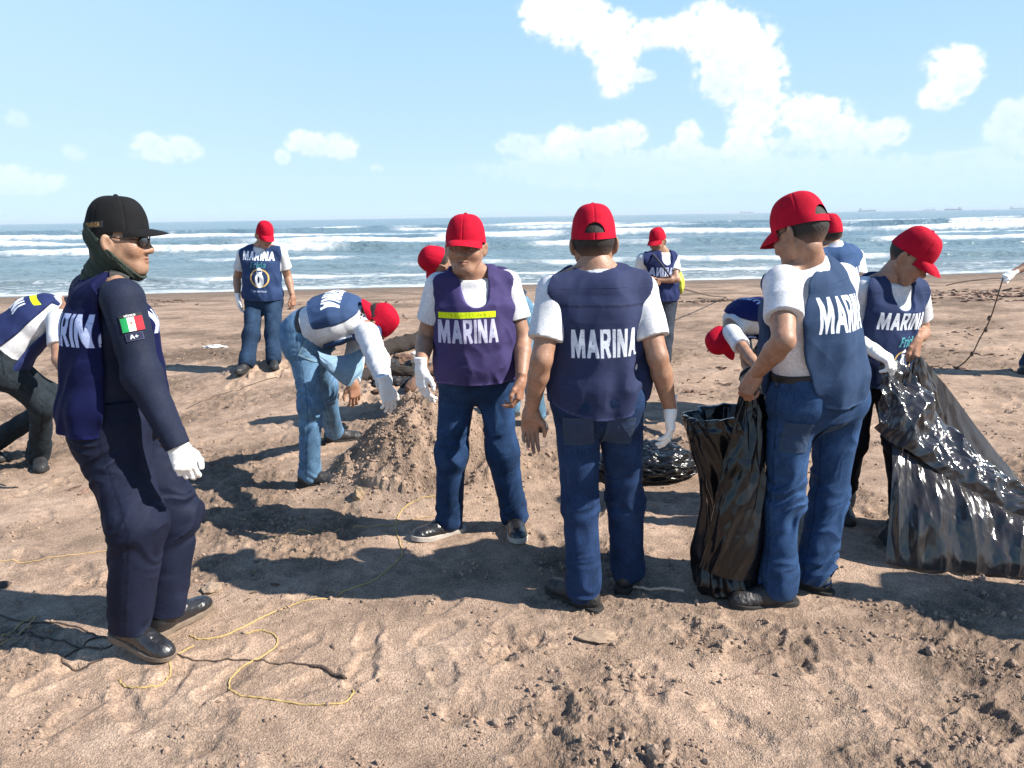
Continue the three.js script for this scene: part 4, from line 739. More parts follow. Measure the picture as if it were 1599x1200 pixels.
// --- the man standing near the water at left
const manFar = person(pose({
  id: 'far', D: 8.5, N: [408, 385], P: [411, 466], SR: [380, 397, 0], SL: [438, 395, 0], H: [413, 368, -0.05],
  ER: [370, 434, 'f'], WR: [371, 466, 'n'], EL: [449, 432, 'f'], WL: [457, 464, 'n'],
  HR: [397, 474], HL: [426, 473], KR: [392, 525, 'n'], KL: [426, 522, 'n'], AR: [386, 579], AL: [428, 573],
  face: V(0.55, -0.42, 0.75), skin: [0.41, 0.228, 0.15], cell: 0.0135, headCell: 0.006, hairCell: 0.008, handCell: 0.006,
  toeR: V(-0.2, 0, 1), toeL: V(0.3, 0, 1), shoe: 'boot', shoeMat: dustyLeather, noLaces: true,
  handR: { palm: V(0.8, 0, -0.4), pose: 'relaxed', glove: true, dir: V(0.05, -1, 0.1) }, handL: { palm: V(-0.8, 0, -0.4), pose: 'curl', dir: V(0.05, -1, 0.1) },
  cap: { geo: { droop: 0.03 } }, trousers: { color: [0.022, 0.048, 0.095], r: [0.1, 0.082, 0.08], hem: 0.045, fade: 0.4 }, fat: 0.08,
  vest: { low: -0.03, neck: 1, scoop: 0.015, base: '#2a3c60', sideGap: 0.03, sw: 0.02,
    print: { front: (g) => { caps(g, 'MARINA', 0, -0.085, 0.34, 0.095, '#eef0f4'); word(g, 'Frida', 0, 0.01, 0.18, 0.06, '#5aa6ae', 'italic 100px serif'); emblem(g, 0.02, 0.15, 0.095); word(g, 'marina', 0.02, 0.29, 0.14, 0.02, '#c8cede', 'italic 100px serif'); } } },
  label: 'man standing apart near the waves at left, looking down at the sand', group: CREW,
}));
// --- the man bending over in pale jeans
const manBend = person(pose({
  head: 0.94, id: 'bend', D: 4.66, N: [562, 497, 0.05], P: [478, 521, 0.1], SR: [574, 523, -0.1], SL: [566, 500, 0.22], H: [588, 503, 0.05],
  ER: [590, 563, 'n'], WR: [601, 603, 'n'], EL: [551, 570, 'f'], WL: [551, 598, 'n'],
  HR: [472, 535, 0.0], HL: [487, 530, 0.2], KR: [486, 632, 'n'], KL: [508, 605, 'n'], AR: [484, 757], AL: [522, 690],
  face: V(0.5, -0.85, -0.1), up: V(0.75, 0.5, 0.1), skin: [0.41, 0.228, 0.15], s: 0.97, longSleeve: true, topMat: teeMat,
  toeR: V(1, 0, 0.12), toeL: V(0.9, 0, -0.25), shoe: 'boot', shoeMat: dustyLeather,
  handR: { palm: V(-0.5, 0, -0.7), pose: 'reach', glove: true, dir: V(0.2, -1, 0) }, handL: { palm: V(-0.5, 0, -0.7), pose: 'reach', dir: V(0.1, -1, 0.0) },
  cap: { geo: { droop: 0.024 }, back: true, rise: 0.0 }, cell: 0.0095, headCell: 0.005, bow: -0.05, noEyes: true,
  trousers: { color: [0.13, 0.255, 0.4], r: [0.094, 0.07, 0.067], hem: 0.06, fade: 0.7, top: 0.06 }, belt: { h: 0.045 }, shirtHem: 0.05, shirtI: 0.018,
  vest: { low: 0.3, neck: 1, scoop: 0.02, base: '#324668', sideGap: 0.05, sideFlare: 0.05, print: { back: marina(0.3, 0.11, 0.0, -0.02, '#f2f4f7') } },
  label: 'man in pale blue jeans bent over the sand mound, cap worn backwards', group: CREW,
}));
// --- the man bent over behind the middle pair
const manHidden = person(pose({
  id: 'hidden', D: 6.0, N: [706, 428, 0.0], P: [808, 492, 0.0], SR: [716, 440, 0.18], SL: [712, 440, -0.18], H: [684, 409, -0.05],
  ER: [712, 500, 'f'], WR: [700, 545, 'n'], EL: [705, 500, 'n'], WL: [690, 540, 'n'],
  HR: [818, 505, 0.12], HL: [816, 508, -0.1], KR: [800, 585, 'f'], KL: [832, 590, 'n'], AR: [800, 650], AL: [838, 664],
  face: V(-0.5, -0.8, -0.3), up: V(-0.6, 0.55, 0.5), skin: [0.41, 0.228, 0.15], cell: 0.0115, headCell: 0.006, hairCell: 0.008, handCell: 0.006, shirtHem: -0.14, shirtLow: -0.25, bow: -0.04, noEyes: true,
  toeR: V(-0.5, 0, 1), toeL: V(0.25, 0, 1), shoe: 'boot', shoeMat: dustyLeather,
  handR: { palm: V(0.5, 0, 0.5), pose: 'reach', dir: V(0, -1, 0) }, handL: { palm: V(0.5, 0, 0.5), pose: 'reach', dir: V(0, -1, 0) },
  cap: { geo: { droop: 0.03 } }, trousers: { color: [0.14, 0.27, 0.38], r: [0.09, 0.072, 0.07], hem: 0.05, fade: 0.6 },
  vest: { low: 0.05, neck: 1, scoop: 0.02, base: '#2c333f', sideGap: 0.04, print: { back: marina(0.28, 0.11, 0, 0) } },
  label: 'man bent over behind the man with the yellow stripe, head low at his shoulder', group: CREW,
}));
// --- the man by the water at right of the middle
const manTurned = person(pose({
  id: 'turned', D: 8.9, N: [1034, 393, 0], P: [1030, 466, 0], SR: [1004, 405, -0.1], SL: [1050, 404, 0.02], H: [1027, 377, -0.03],
  ER: [995, 438, 'f'], WR: [1014, 441, 'n'], EL: [1056, 436, 'n'], WL: [1024, 438, 'n'],
  HR: [1017, 474, 0], HL: [1044, 474, 0.03], KR: [1012, 525, 'n'], KL: [1040, 525, 'n'], AR: [1010, 572], AL: [1038, 572],
  face: V(-0.62, -0.3, 0.72), skin: [0.41, 0.228, 0.15], cell: 0.0135, headCell: 0.006, hairCell: 0.008, handCell: 0.006, fat: 0.1,
  toeR: V(-0.5, 0, 1), toeL: V(-0.1, 0, 1), shoe: 'boot', shoeMat: dustyLeather, noLaces: true,
  handR: { palm: V(0.3, -0.3, -0.8), pose: 'pinch' }, handL: { palm: V(-0.2, -0.1, -0.9), pose: 'pinch' },
  cap: { geo: { droop: 0.03 } }, trousers: { color: [0.035, 0.044, 0.06], r: [0.095, 0.075, 0.072], hem: 0.045, fade: 0.4 },
  vest: { low: -0.04, neck: 1, scoop: 0.08, base: '#222b52', sideGap: 0.03, sw: 0.0, print: { front: (g) => { g.scale(-1, 1); caps(g, 'MARINA', 0.03, 0.05, 0.34, 0.1, '#aab3cc'); } } },
  label: 'man by the waves with his vest inside out, hands together at his waist', group: CREW,
}));
// --- the man bent over behind the black bag
const manDown = person(pose({
  id: 'down', D: 6.2, N: [1142, 507, -0.12], P: [1205, 508, 0.22], SR: [1158, 510, 0.12], SL: [1142, 520, -0.26], H: [1132, 530, -0.2],
  ER: [1166, 570, 'f'], WR: [1180, 600, 'n'], EL: [1166, 552, 'n'], WL: [1188, 580, 'n'],
  HR: [1210, 520, 0.34], HL: [1212, 522, 0.06], KR: [1172, 592, 'n'], KL: [1185, 600, 'n'], AR: [1178, 676], AL: [1196, 690],
  face: V(0.35, -0.85, 0.2), up: V(-0.85, -0.35, 0.3), skin: [0.41, 0.228, 0.15], cell: 0.011, headCell: 0.0055, hairCell: 0.008, handCell: 0.0055, bow: -0.07, noEyes: true, shirtHem: -0.1,
  toeR: V(-0.8, 0, 0.5), toeL: V(-0.8, 0, 0.5), shoe: 'boot', shoeMat: dustyLeather, noLaces: true,
  handR: { palm: V(0, 0, -1), pose: 'grip' }, handL: { palm: V(0.3, -0.5, -0.6), pose: 'grip' },
  cap: { geo: { droop: 0.03 } }, trousers: { color: [0.2, 0.18, 0.14], r: [0.095, 0.075, 0.072], hem: 0.05, fade: 0.2, camo: true, name: 'trousers' },
  vest: { low: 0.02, neck: 1, scoop: 0.02, base: '#1b224e', sideGap: 0.07, sideFlare: 0.04, tint: [0.8, 0.8, 1], print: { back: marina(0.28, 0.11, 0, 0) } },
  label: 'man bent double behind the standing black bag, only his red cap and back showing', group: CREW,
}));
// --- the man mostly hidden behind the big man at right
const manBehind = person(pose({
  id: 'behind', D: 6.0, N: [1300, 385, 0.0], P: [1306, 488, 0.05], SR: [1334, 402, 0.06], SL: [1270, 402, -0.06], H: [1295, 366, 0.02],
  ER: [1345, 450, 'n'], WR: [1340, 490, 'f'], EL: [1262, 452, 'n'], WL: [1268, 490, 'f'],
  HR: [1322, 498, 0], HL: [1288, 498, 0], KR: [1322, 580, 'f'], KL: [1288, 580, 'f'], AR: [1322, 662], AL: [1290, 662],
  face: V(-0.25, -0.1, -1), skin: [0.41, 0.228, 0.15], cell: 0.0115, headCell: 0.0055, hairCell: 0.008, handCell: 0.006, noEyes: true,
  toeR: V(0.2, 0, -1), toeL: V(-0.3, 0, -1), shoe: 'boot', shoeMat: dustyLeather, noLaces: true,
  handR: { palm: V(-1, 0, 0), pose: 'relaxed' }, handL: { palm: V(1, 0, 0), pose: 'relaxed' },
  cap: { geo: {} }, trousers: { color: [0.03, 0.07, 0.16], r: [0.09, 0.072, 0.07], hem: 0.05, fade: 0.4 },
  vest: { low: -0.08, neck: 1, base: '#304a70', sideGap: 0.03, print: { back: marina(0.28, 0.11, 0, 0.05, '#dfe3ea') } },
  label: 'man facing the sea, mostly hidden behind the stout man at right', group: CREW,
}));
// --- the man bent over at the left edge
const manEdge = person(pose({
  id: 'edge', D: 5.0, N: [98, 478, 0.15], P: [2, 565, 0.0], SR: [92, 500, -0.04], SL: [104, 494, 0.32], H: [132, 474, 0.15],
  ER: [92, 562, 'n'], WR: [118, 598, 'n'], EL: [125, 560, 'f'], WL: [140, 600, 'f'],
  HR: [6, 580, -0.08], HL: [14, 578, 0.13], KR: [66, 632, 'n'], KL: [95, 625, 'f'], AR: [62, 727], AL: [-22, 716],
  face: V(0.8, -0.6, 0), up: V(0.6, 0.8, 0), skin: [0.41, 0.228, 0.15], cell: 0.011, headCell: 0.006, hairCell: 0.008, handCell: 0.006, bow: -0.05, noEyes: true, shirtHem: -0.14, shirtLow: -0.3,
  toeR: V(0.5, 0, 0.75), toeL: V(0.8, 0, 0.4), shoe: 'boot', shoeMat: dustyLeather,
  handR: { palm: V(-0.3, 0, -0.9), pose: 'reach' }, handL: { palm: V(-0.3, 0, 0.9), pose: 'reach' },
  cap: { geo: {} }, trousers: { color: [0.024, 0.034, 0.042], r: [0.1, 0.07, 0.068], hem: 0.05, fade: 0.4, fold: 1.2 },
  vest: { low: 0.03, neck: 1, scoop: 0.02, base: '#222c54', sideGap: 0.05, sideFlare: 0.04, print: { back: (g) => { caps(g, 'MARINA', 0, 0.0, 0.32, 0.1, '#dfe4ee'); g.fillStyle = '#cfe21f'; g.fillRect(-0.16, -0.115, 0.32, 0.035); } } },
  label: 'man bent forward at the left edge in dark jeans, partly behind the officer', group: CREW,
}));
// --- the man at the right edge whose arm holds the twine
const manTwine = person(pose({
  id: 'twine', D: 7.8, N: [1672, 374, 0], P: [1668, 458, 0], SR: [1646, 388, -0.1], SL: [1698, 388, 0.1], H: [1668, 352, -0.02],
  ER: [1612, 412, 'n'], WR: [1580, 427, 'n'], EL: [1712, 428, 'n'], WL: [1700, 462, 'n'],
  HR: [1652, 468, 0], HL: [1684, 466, 0], KR: [1628, 522, 'n'], KL: [1690, 525, 'n'], AR: [1602, 580], AL: [1690, 590],
  face: V(-0.9, -0.2, 0.3), skin: [0.3, 0.17, 0.11], cell: 0.0125, headCell: 0.0065, hairCell: 0.009, handCell: 0.0055,
  toeR: V(-0.6, 0, 0.6), toeL: V(-0.2, 0, 1), shoe: 'boot', shoeMat: dustyLeather, noLaces: true,
  handR: { palm: V(0.1, -0.9, -0.2), pose: 'grip', glove: true }, handL: { palm: V(-1, 0, 0), pose: 'relaxed' },
  cap: { geo: {} }, trousers: { color: [0.03, 0.06, 0.12], r: [0.095, 0.075, 0.072], hem: 0.045, fade: 0.4 },
  vest: { low: -0.06, neck: 1, base: '#2a3c60', sideGap: 0.03, print: { front: marina(0.3, 0.1, 0, 0) } },
  label: 'man cut off by the right edge, gloved arm holding up a twine', group: CREW,
}));
// --- someone just outside the right edge, whose shadow lies across the sand
{
  const f = ground(1335, 922), F = V(f.x + 1.78, 0, f.z + 0.47), q = (x, y, z) => F.clone().add(V(x, y, z));
  const p = { N: q(0.02, 1.42, 0), P: q(0, 0.94, 0), SR: q(0, 1.37, -0.18), SL: q(0, 1.37, 0.18), HR: q(0, 0.9, -0.09), HL: q(0, 0.9, 0.09), H: q(-0.03, 1.58, 0), ER: q(-0.06, 1.1, -0.25), WR: q(-0.26, 0.98, -0.22), EL: q(-0.02, 1.09, 0.26), WL: q(-0.12, 0.86, 0.25), KR: q(-0.03, 0.48, -0.11), KL: q(-0.03, 0.48, 0.12), AR: q(0, 0.09, -0.13), AL: q(0.02, 0.09, 0.15),
    root: F, D: 3, face: V(-1, -0.2, -0.1), cell: 0.016, headCell: 0.008, hairCell: 0.01, handCell: 0.0075, noEyes: true, fat: 0.2, toeR: V(-1, 0, -0.1), toeL: V(-1, 0, 0.2), shoe: 'boot', noLaces: true,
    handR: { palm: V(0, 0, 1), pose: 'grip' }, handL: { palm: V(0, 0, -1), pose: 'relaxed' }, cap: { geo: {} }, trousers: { color: [0.018, 0.043, 0.112] }, vest: { low: -0.08, neck: 1, base: '#2a3c60', print: { front: marina(0.3, 0.1, 0, 0) } },
    label: 'bystander beyond the right edge whose shadow lies across the foreground sand', group: CREW };
  person(p);
}
// ---------------------------------------------------------------- sand
const footprints = []; { const R = rng(21); for (let i = 0; i < 520; i++) { const d = 1.4 + Math.pow(R(), 1.5) * 9, a = (R() - 0.5) * 1.5; footprints.push([d * Math.tan(a), -d, R() * 6.28, 0.004 + R() * 0.013]); } }
const fpGrid = new Map(); for (const f of footprints) { const k = Math.floor(f[0] / 0.5) + ',' + Math.floor(f[1] / 0.5); for (let i = -1; i <= 1; i++) for (let j = -1; j <= 1; j++) { const q = (Math.floor(f[0] / 0.5) + i) + ',' + (Math.floor(f[1] / 0.5) + j); (fpGrid.get(q) ?? fpGrid.set(q, []).get(q)).push(f); } }
function rough(x, z) { return clamp(0.5 + 1.6 * fbm(x * 0.9 + 3, z * 0.9, 4.2, 3)); }
function sandDetail(x, z) {
  const s = shore(x, z), dry = ss(6, 12, s), near = ss(-14, -5, z), m = rough(x, z);
  let h = 0.016 * fbm(x * 1.9, z * 1.9, 1.1, 3) * dry;
  let r = 0; const mound = land(x, z) > 0.09 ? 1 : 0; const mm = Math.max(m, mound * 0.95);
  const b = Math.abs(noise(x * 7 + 2, z * 7, 0.3)), c = Math.abs(noise(x * 17, z * 17 + 5, 2.3)), e = noise(x * 41, z * 41, 3.3), g = noise(x * 90, z * 90, 5.3);
  r = 0.030 * (0.3 - b) + 0.013 * (0.28 - c) + (0.006 * e + 0.004 * g) * ss(0.35, 0.75, mm);
  const mnd = mound ? 0.11 * (0.3 - Math.abs(noise(x * 4.2, z * 4.2, 4.4))) + 0.05 * (0.3 - Math.abs(noise(x * 9 + 3, z * 9, 9.4))) + 0.02 * noise(x * 17, z * 17, 2.9) : 0;
  const lump = mound ? mnd : Math.max(0, noise(x * 13 + 9, z * 13, 8.1) - 0.22) * 0.05 + Math.max(0, noise(x * 29 + 4, z * 29, 6.1) - 0.25) * 0.032;
  h += (r * (0.07 + 1.15 * ss(0.38, 0.85, mm)) * (mound ? 0.6 : 1) + lump * (mound ? 1 : ss(0.45, 0.8, mm))) * dry * (0.35 + 0.65 * near);
  const list = fpGrid.get(Math.floor(x / 0.5) + ',' + Math.floor(z / 0.5));
  if (list) for (const f of list) { const dx = x - f[0], dz = z - f[1], ca = Math.cos(f[2]), sa = Math.sin(f[2]), u = (dx * ca + dz * sa) / 0.055, v = (-dx * sa + dz * ca) / 0.14, q = Math.sqrt(u * u + v * v) + 0.5 * noise(x * 11, z * 11, f[2]) + 0.2 * noise(x * 30, z * 30, 1); if (q < 2.2) h += f[3] * (-ss(1.15, 0.6, q) * (0.8 + 0.5 * noise(x * 16, z * 16, 6)) + 0.5 * Math.exp(-(((q - 1.25) / 0.3) ** 2)) * (0.6 + noise(x * 14, z * 14, 3))); }
  h += 0.012 * dry * noise(x * 1.2, z * 5, 7) * ss(-5, -9, z);
  return h;
}
const sandTex = dataTex(1024, (u, v) => { const a = tileNoise(u, v, 256, 4, 2), b = tileNoise(u, v, 24, 9, 4), c = tileNoise(u, v, 5, 19, 4); const k = 206 + a * 62 + b * 34 + c * 30; return [k, k * 0.985, k * 0.965]; }, true);
const sandBump = dataTex(1024, (u, v) => { const a = tileNoise(u, v, 256, 14, 2), b = tileNoise(u, v, 64, 29, 3), c = tileNoise(u, v, 12, 39, 3); const pit = Math.max(0, b - 0.25) * 160; const k = 128 + a * 95 + b * 18 + c * 12 + pit; return [k, k, k]; });
const sandMat = phys({ vertexColors: true, map: rep(sandTex, 1 / 1.3), bumpMap: rep(sandBump, 1 / 0.9), bumpScale: 0.0075, roughness: 0.95, specularIntensity: 0.3 });
function sandColor(x, z, h) {
  const s = shore(x, z), m = rough(x, z), n = fbm(x * 0.6 + 8, z * 1.3, 2.2, 4), p = fbm(x * 3.2, z * 3.2, 9.2, 3);
  let r = 0.475, g = 0.348, b = 0.266; const k = 1 + n * 0.42 + p * 0.22 - 0.42 * ss(0.3, 0.9, m) + clamp(h * 3, -0.06, 0.08); r *= k; g *= k; b *= k;
  const crust = ss(0.08, 0.3, fbm(x * 1.5 + 20, z * 1.5, 3, 4)) * (1 - m) * 0.5; r = mix(r, 0.57, crust); g = mix(g, 0.44, crust); b = mix(b, 0.35, crust);
  if (land(x, z) > 0.12 && z > -6) { const q = fbm(x * 6, z * 6, 3, 3); r *= 0.92 + q * 0.25; g *= 0.92 + q * 0.25; b *= 0.93 + q * 0.25; }
  const wet = ss(7.5, 1.0, s + 1.5 * fbm(x * 0.25, z * 0.25, 5, 2)); r = mix(r, 0.24, wet * 0.85); g = mix(g, 0.185, wet * 0.85); b = mix(b, 0.15, wet * 0.85);
  return [r, g, b];
}
{
  const rows = 940, cols = 900, P = [], C = [], U = [], I = [];
  for (let j = 0; j <= rows; j++) {
    const d = 1.15 * Math.pow(38 / 1.15, Math.pow(j / rows, 1.12));
    for (let i = 0; i <= cols; i++) {
      const q = i / cols * 2 - 1, th = q * 0.72 + Math.sign(q) * Math.max(0, Math.abs(q) - 0.93) * 9, x = d * Math.tan(clamp(th, -1.42, 1.42)), z = -d;
      const h = sandDetail(x, z); P.push(x, land(x, z) + h, z); C.push(...sandColor(x, z, h)); U.push(x, z);
    }
  }
  for (let j = 0; j < rows; j++) for (let i = 0; i < cols; i++) { const b = j * (cols + 1) + i; I.push(b, b + 1, b + cols + 2, b, b + cols + 2, b + cols + 1); }
  const g = new THREE.BufferGeometry(); g.setAttribute('position', new THREE.Float32BufferAttribute(P, 3)); g.setAttribute('color', new THREE.Float32BufferAttribute(C, 3)); g.setAttribute('uv', new THREE.Float32BufferAttribute(U, 2)); g.setIndex(I); g.computeVertexNormals();
  single('sand', g, sandMat, null, null, null, 'structure');
  const b = new THREE.PlaneGeometry(160, 60, 40, 20); b.rotateX(-Math.PI / 2); b.translate(0, -0.02, 28.8); const col = []; for (let i = 0; i < b.attributes.position.count; i++) col.push(0.34, 0.25, 0.18); b.setAttribute('color', new THREE.Float32BufferAttribute(col, 3));
  for (let i = 0; i < b.attributes.position.count; i++) b.attributes.uv.setXY(i, b.attributes.position.getX(i), b.attributes.position.getZ(i));
  single('beach', b, sandMat, null, null, null, 'structure');
}
// crumbs and clods of damp sand thrown up by feet and spades
{
  const R = rng(99), list = [];
  for (let tries = 0; tries < 90000 && list.length < 19000; tries++) {
    const onM = R() < 0.03; let x, z;
    if (onM) { const m = MOUNDS[Math.floor(R() * 4)]; x = m[0] + (R() + R() - 1) * m[2] * 1.9; z = m[1] + (R() + R() - 1) * m[3] * 1.9; }
    else { const d = 1.35 + Math.pow(R(), 1.25) * 9; z = -d; x = d * (R() - 0.5) * 1.5; }
    const m = rough(x, z), cl = noise(x * 4.5 + 7, z * 4.5, 2) + 0.5 * noise(x * 11, z * 11, 4);
    if (!onM && (cl < 0.16 || R() > m * 1.2)) continue;
    const sz = (0.0025 + 0.0115 * Math.pow(R(), 3.2)) * (onM ? 0.75 : 0.72) * (R() < 0.012 ? 2.2 : 1); list.push([x, z, sz]);
  }
  const g = new THREE.IcosahedronGeometry(1, 1), p = g.attributes.position; for (let i = 0; i < p.count; i++) { const x = p.getX(i), y = p.getY(i), z = p.getZ(i), k = 1 + 0.55 * noise(x * 1.3 + 4, y * 1.3, z * 1.3) + 0.2 * noise(x * 3, y * 3, z * 3 + 5); p.setXYZ(i, x * k, y * k * 0.8, z * k); } g.computeVertexNormals();
  const o = new THREE.InstancedMesh(g, std({ roughness: 0.95, map: rep(sandTex, 2) }), list.length), M = new THREE.Matrix4(), Q = new THREE.Quaternion(), e = new THREE.Euler();
  list.forEach(([x, z, s], i) => { e.set(R() * 6, R() * 6, R() * 6); const h = land(x, z) + sandDetail(x, z) + s * 0.35; M.compose(V(x, h, z), Q.setFromEuler(e), V(s * (0.8 + R() * 0.6), s * (0.7 + R() * 0.5), s * (0.8 + R() * 0.6))); o.setMatrixAt(i, M); const k = 0.75 + R() * 0.4; o.setColorAt(i, rgb(0.44 * k, 0.322 * k, 0.248 * k)); });
  o.name = 'sand_clods'; o.userData = { kind: 'stuff', label: 'crumbs and clods of damp sand scattered over the trampled beach' }; o.castShadow = o.receiveShadow = true; scene.add(o);
}
// ---------------------------------------------------------------- sea
const SEA = -0.55;
const BREAK = [[150, 0.9, 2.0, 0.75], [112, 0.75, 1.8, 0.5], [84, 1.0, 1.8, 1.0], [60, 0.75, 1.6, 0.8], [46, 0.7, 1.5, 0.85], [31, 0.5, 1.3, 0.7], [20, 0.32, 1.2, 0.65], [11.5, 0.26, 0.9, 0.9], [4.5, 0.12, 0.7, 0.8]];
function sea(x, z, D) {
  const so = -shore(x, z) + 1.2 * noise(x * 0.05, 1.3, 0) + 0.5 * noise(x * 0.2, 4.3, 0), damp = ss(0, 6, so), lodc = 1 - ss(150, 420, D);
  let h = 0, foam = 0;
  for (let i = 0; i < BREAK.length; i++) {
    const [c, A, w, f] = BREAK[i], far = 1 + c / 60;
    const cc = c + (2.2 * noise(x * 0.035 / Math.sqrt(far) + i * 7, i * 3.1, 0.5) + 0.8 * noise(x * 0.14 + i * 3, i, 2.5)) * Math.min(2.4, 0.5 + c / 40);
    const q = so - cc; if (q < -w * 3 || q > w * 10) continue;
    const a = A * clamp(0.62 + 1.1 * noise(x * 0.028 / Math.sqrt(far) * 1.6 + i * 5.7, i * 2.2, 9.5), 0.12, 1.15);
    const prof = q < 0 ? Math.exp(-((q / (w * 0.55)) ** 2)) : Math.exp(-((q / (w * 1.9)) ** 2));
    h += a * prof;
    const br = ss(0.16, 0.36, noise(x * 0.040 / Math.sqrt(far) * 1.6 + i * 11.3, i * 4.4, 3.5) + f * 0.42 + 0.26 * noise(x * 0.3 / far, i, 7) - 0.02);
    const tx = fbm(x * 1.4, q * 2.6 + i * 9, 0.5, 4);
    const face = ss(-w * 0.9, -w * 0.35, q + 0.35 * w * tx) * ss(w * 0.75 + w * 0.9 * tx, w * 0.1, q), trail = ss(-w * 0.9, -w * 0.3, q) * ss(w * 6.5, w * 0.4, q);
    foam = Math.max(foam, br * Math.max(face * ss(-0.5, 0.0, tx + 0.28), trail * ss(0.07, 0.3, tx + 0.06 * (1 - q / w))));
    h += 0.1 * a * prof * fbm(x * 1.8, q * 2, i, 3);
  }
  // wash on the sand, with thin lace behind it
  const t2 = fbm(x * 1.1, so * 1.3, 4.5, 4), edge = so + 0.8 * noise(x * 0.16, 8.8, 0) + 0.3 * t2;
  foam = Math.max(foam, ss(0.0, 0.2, edge) * ss(1.5, 0.4, edge + t2 * 1.2) * 0.95, ss(0.2, 1, so) * ss(9, 2, so) * ss(0.14, 0.3, Math.abs(fbm(x * 0.8 + 3, so * 1.4, 1.5, 4)) < 0.045 ? 0.3 : 0) * 0.55);
  h += damp * (0.10 * noise(x * 0.16, z * 0.32, 1) + 0.08 * noise(x * 0.5, z * 0.9, 2) + 0.05 * noise(x * 1.1, z * 1.9, 3)) * (lodc * 0.85 + 0.15) + damp * 0.12 * noise(x * 0.03, z * 0.09, 6);
  const cap_ = ss(0.36, 0.5, noise(x * 0.11, z * 0.35, 12)) * ss(40, 90, so) * ss(-0.1, 0.25, fbm(x * 0.6, z * 1.2, 3, 3)); foam = Math.max(foam, cap_ * 0.5 * (1 - ss(200, 500, D)));
  return [h * clamp(so * 0.6 + 0.5, 0, 1), clamp(foam), so];
}
{
  const rows = 620, cols = 620, P = [], C = [], U = [], I = [];
  for (let j = 0; j <= rows; j++) {
    const t = j / rows, D = t < 0.9 ? 19 * Math.pow(330 / 19, t / 0.9) : 330 * Math.pow(26000 / 330, (t - 0.9) / 0.1);
    for (let i = 0; i <= cols; i++) {
      const q = i / cols * 2 - 1, th = q * 0.68 + Math.sign(q) * Math.max(0, Math.abs(q) - 0.95) * 14, x = D * Math.tan(clamp(th, -1.38, 1.38)), z = -D, [h, f0, so] = sea(x, z, D); let f = f0;
      P.push(x, SEA + h, z); U.push(x, z);
      const sh = ss(70, 0, so), sh2 = ss(14, -1, so); let r = mix(0.115, 0.13, sh), g = mix(0.18, 0.185, sh), b = mix(0.22, 0.205, sh); r = mix(r, 0.13, sh2 * 0.6); g = mix(g, 0.13, sh2 * 0.6); b = mix(b, 0.12, sh2 * 0.6);
      const fc = f * (0.8 + 0.5 * noise(x * 1.1, z * 1.6, 21)); f = clamp(fc); C.push(mix(r, 0.74, f), mix(g, 0.75, f), mix(b, 0.76, f));
    }
  }
  for (let j = 0; j < rows; j++) for (let i = 0; i < cols; i++) { const b = j * (cols + 1) + i; I.push(b, b + 1, b + cols + 2, b, b + cols + 2, b + cols + 1); }
  const g = new THREE.BufferGeometry(); g.setAttribute('position', new THREE.Float32BufferAttribute(P, 3)); g.setAttribute('color', new THREE.Float32BufferAttribute(C, 3)); g.setAttribute('uv', new THREE.Float32BufferAttribute(U, 2)); g.setIndex(I); g.computeVertexNormals();
  const waveTex = dataTex(512, (u, v) => { const k = 128 + 120 * tileNoise(u, v * 2, 8, 3, 5); return [k, k, k]; });
  single('sea', g, phys({ vertexColors: true, roughness: 0.2, bumpMap: rep(waveTex, 1 / 5), bumpScale: 0.25, ior: 1.33 }), null, null, null, 'structure');
}
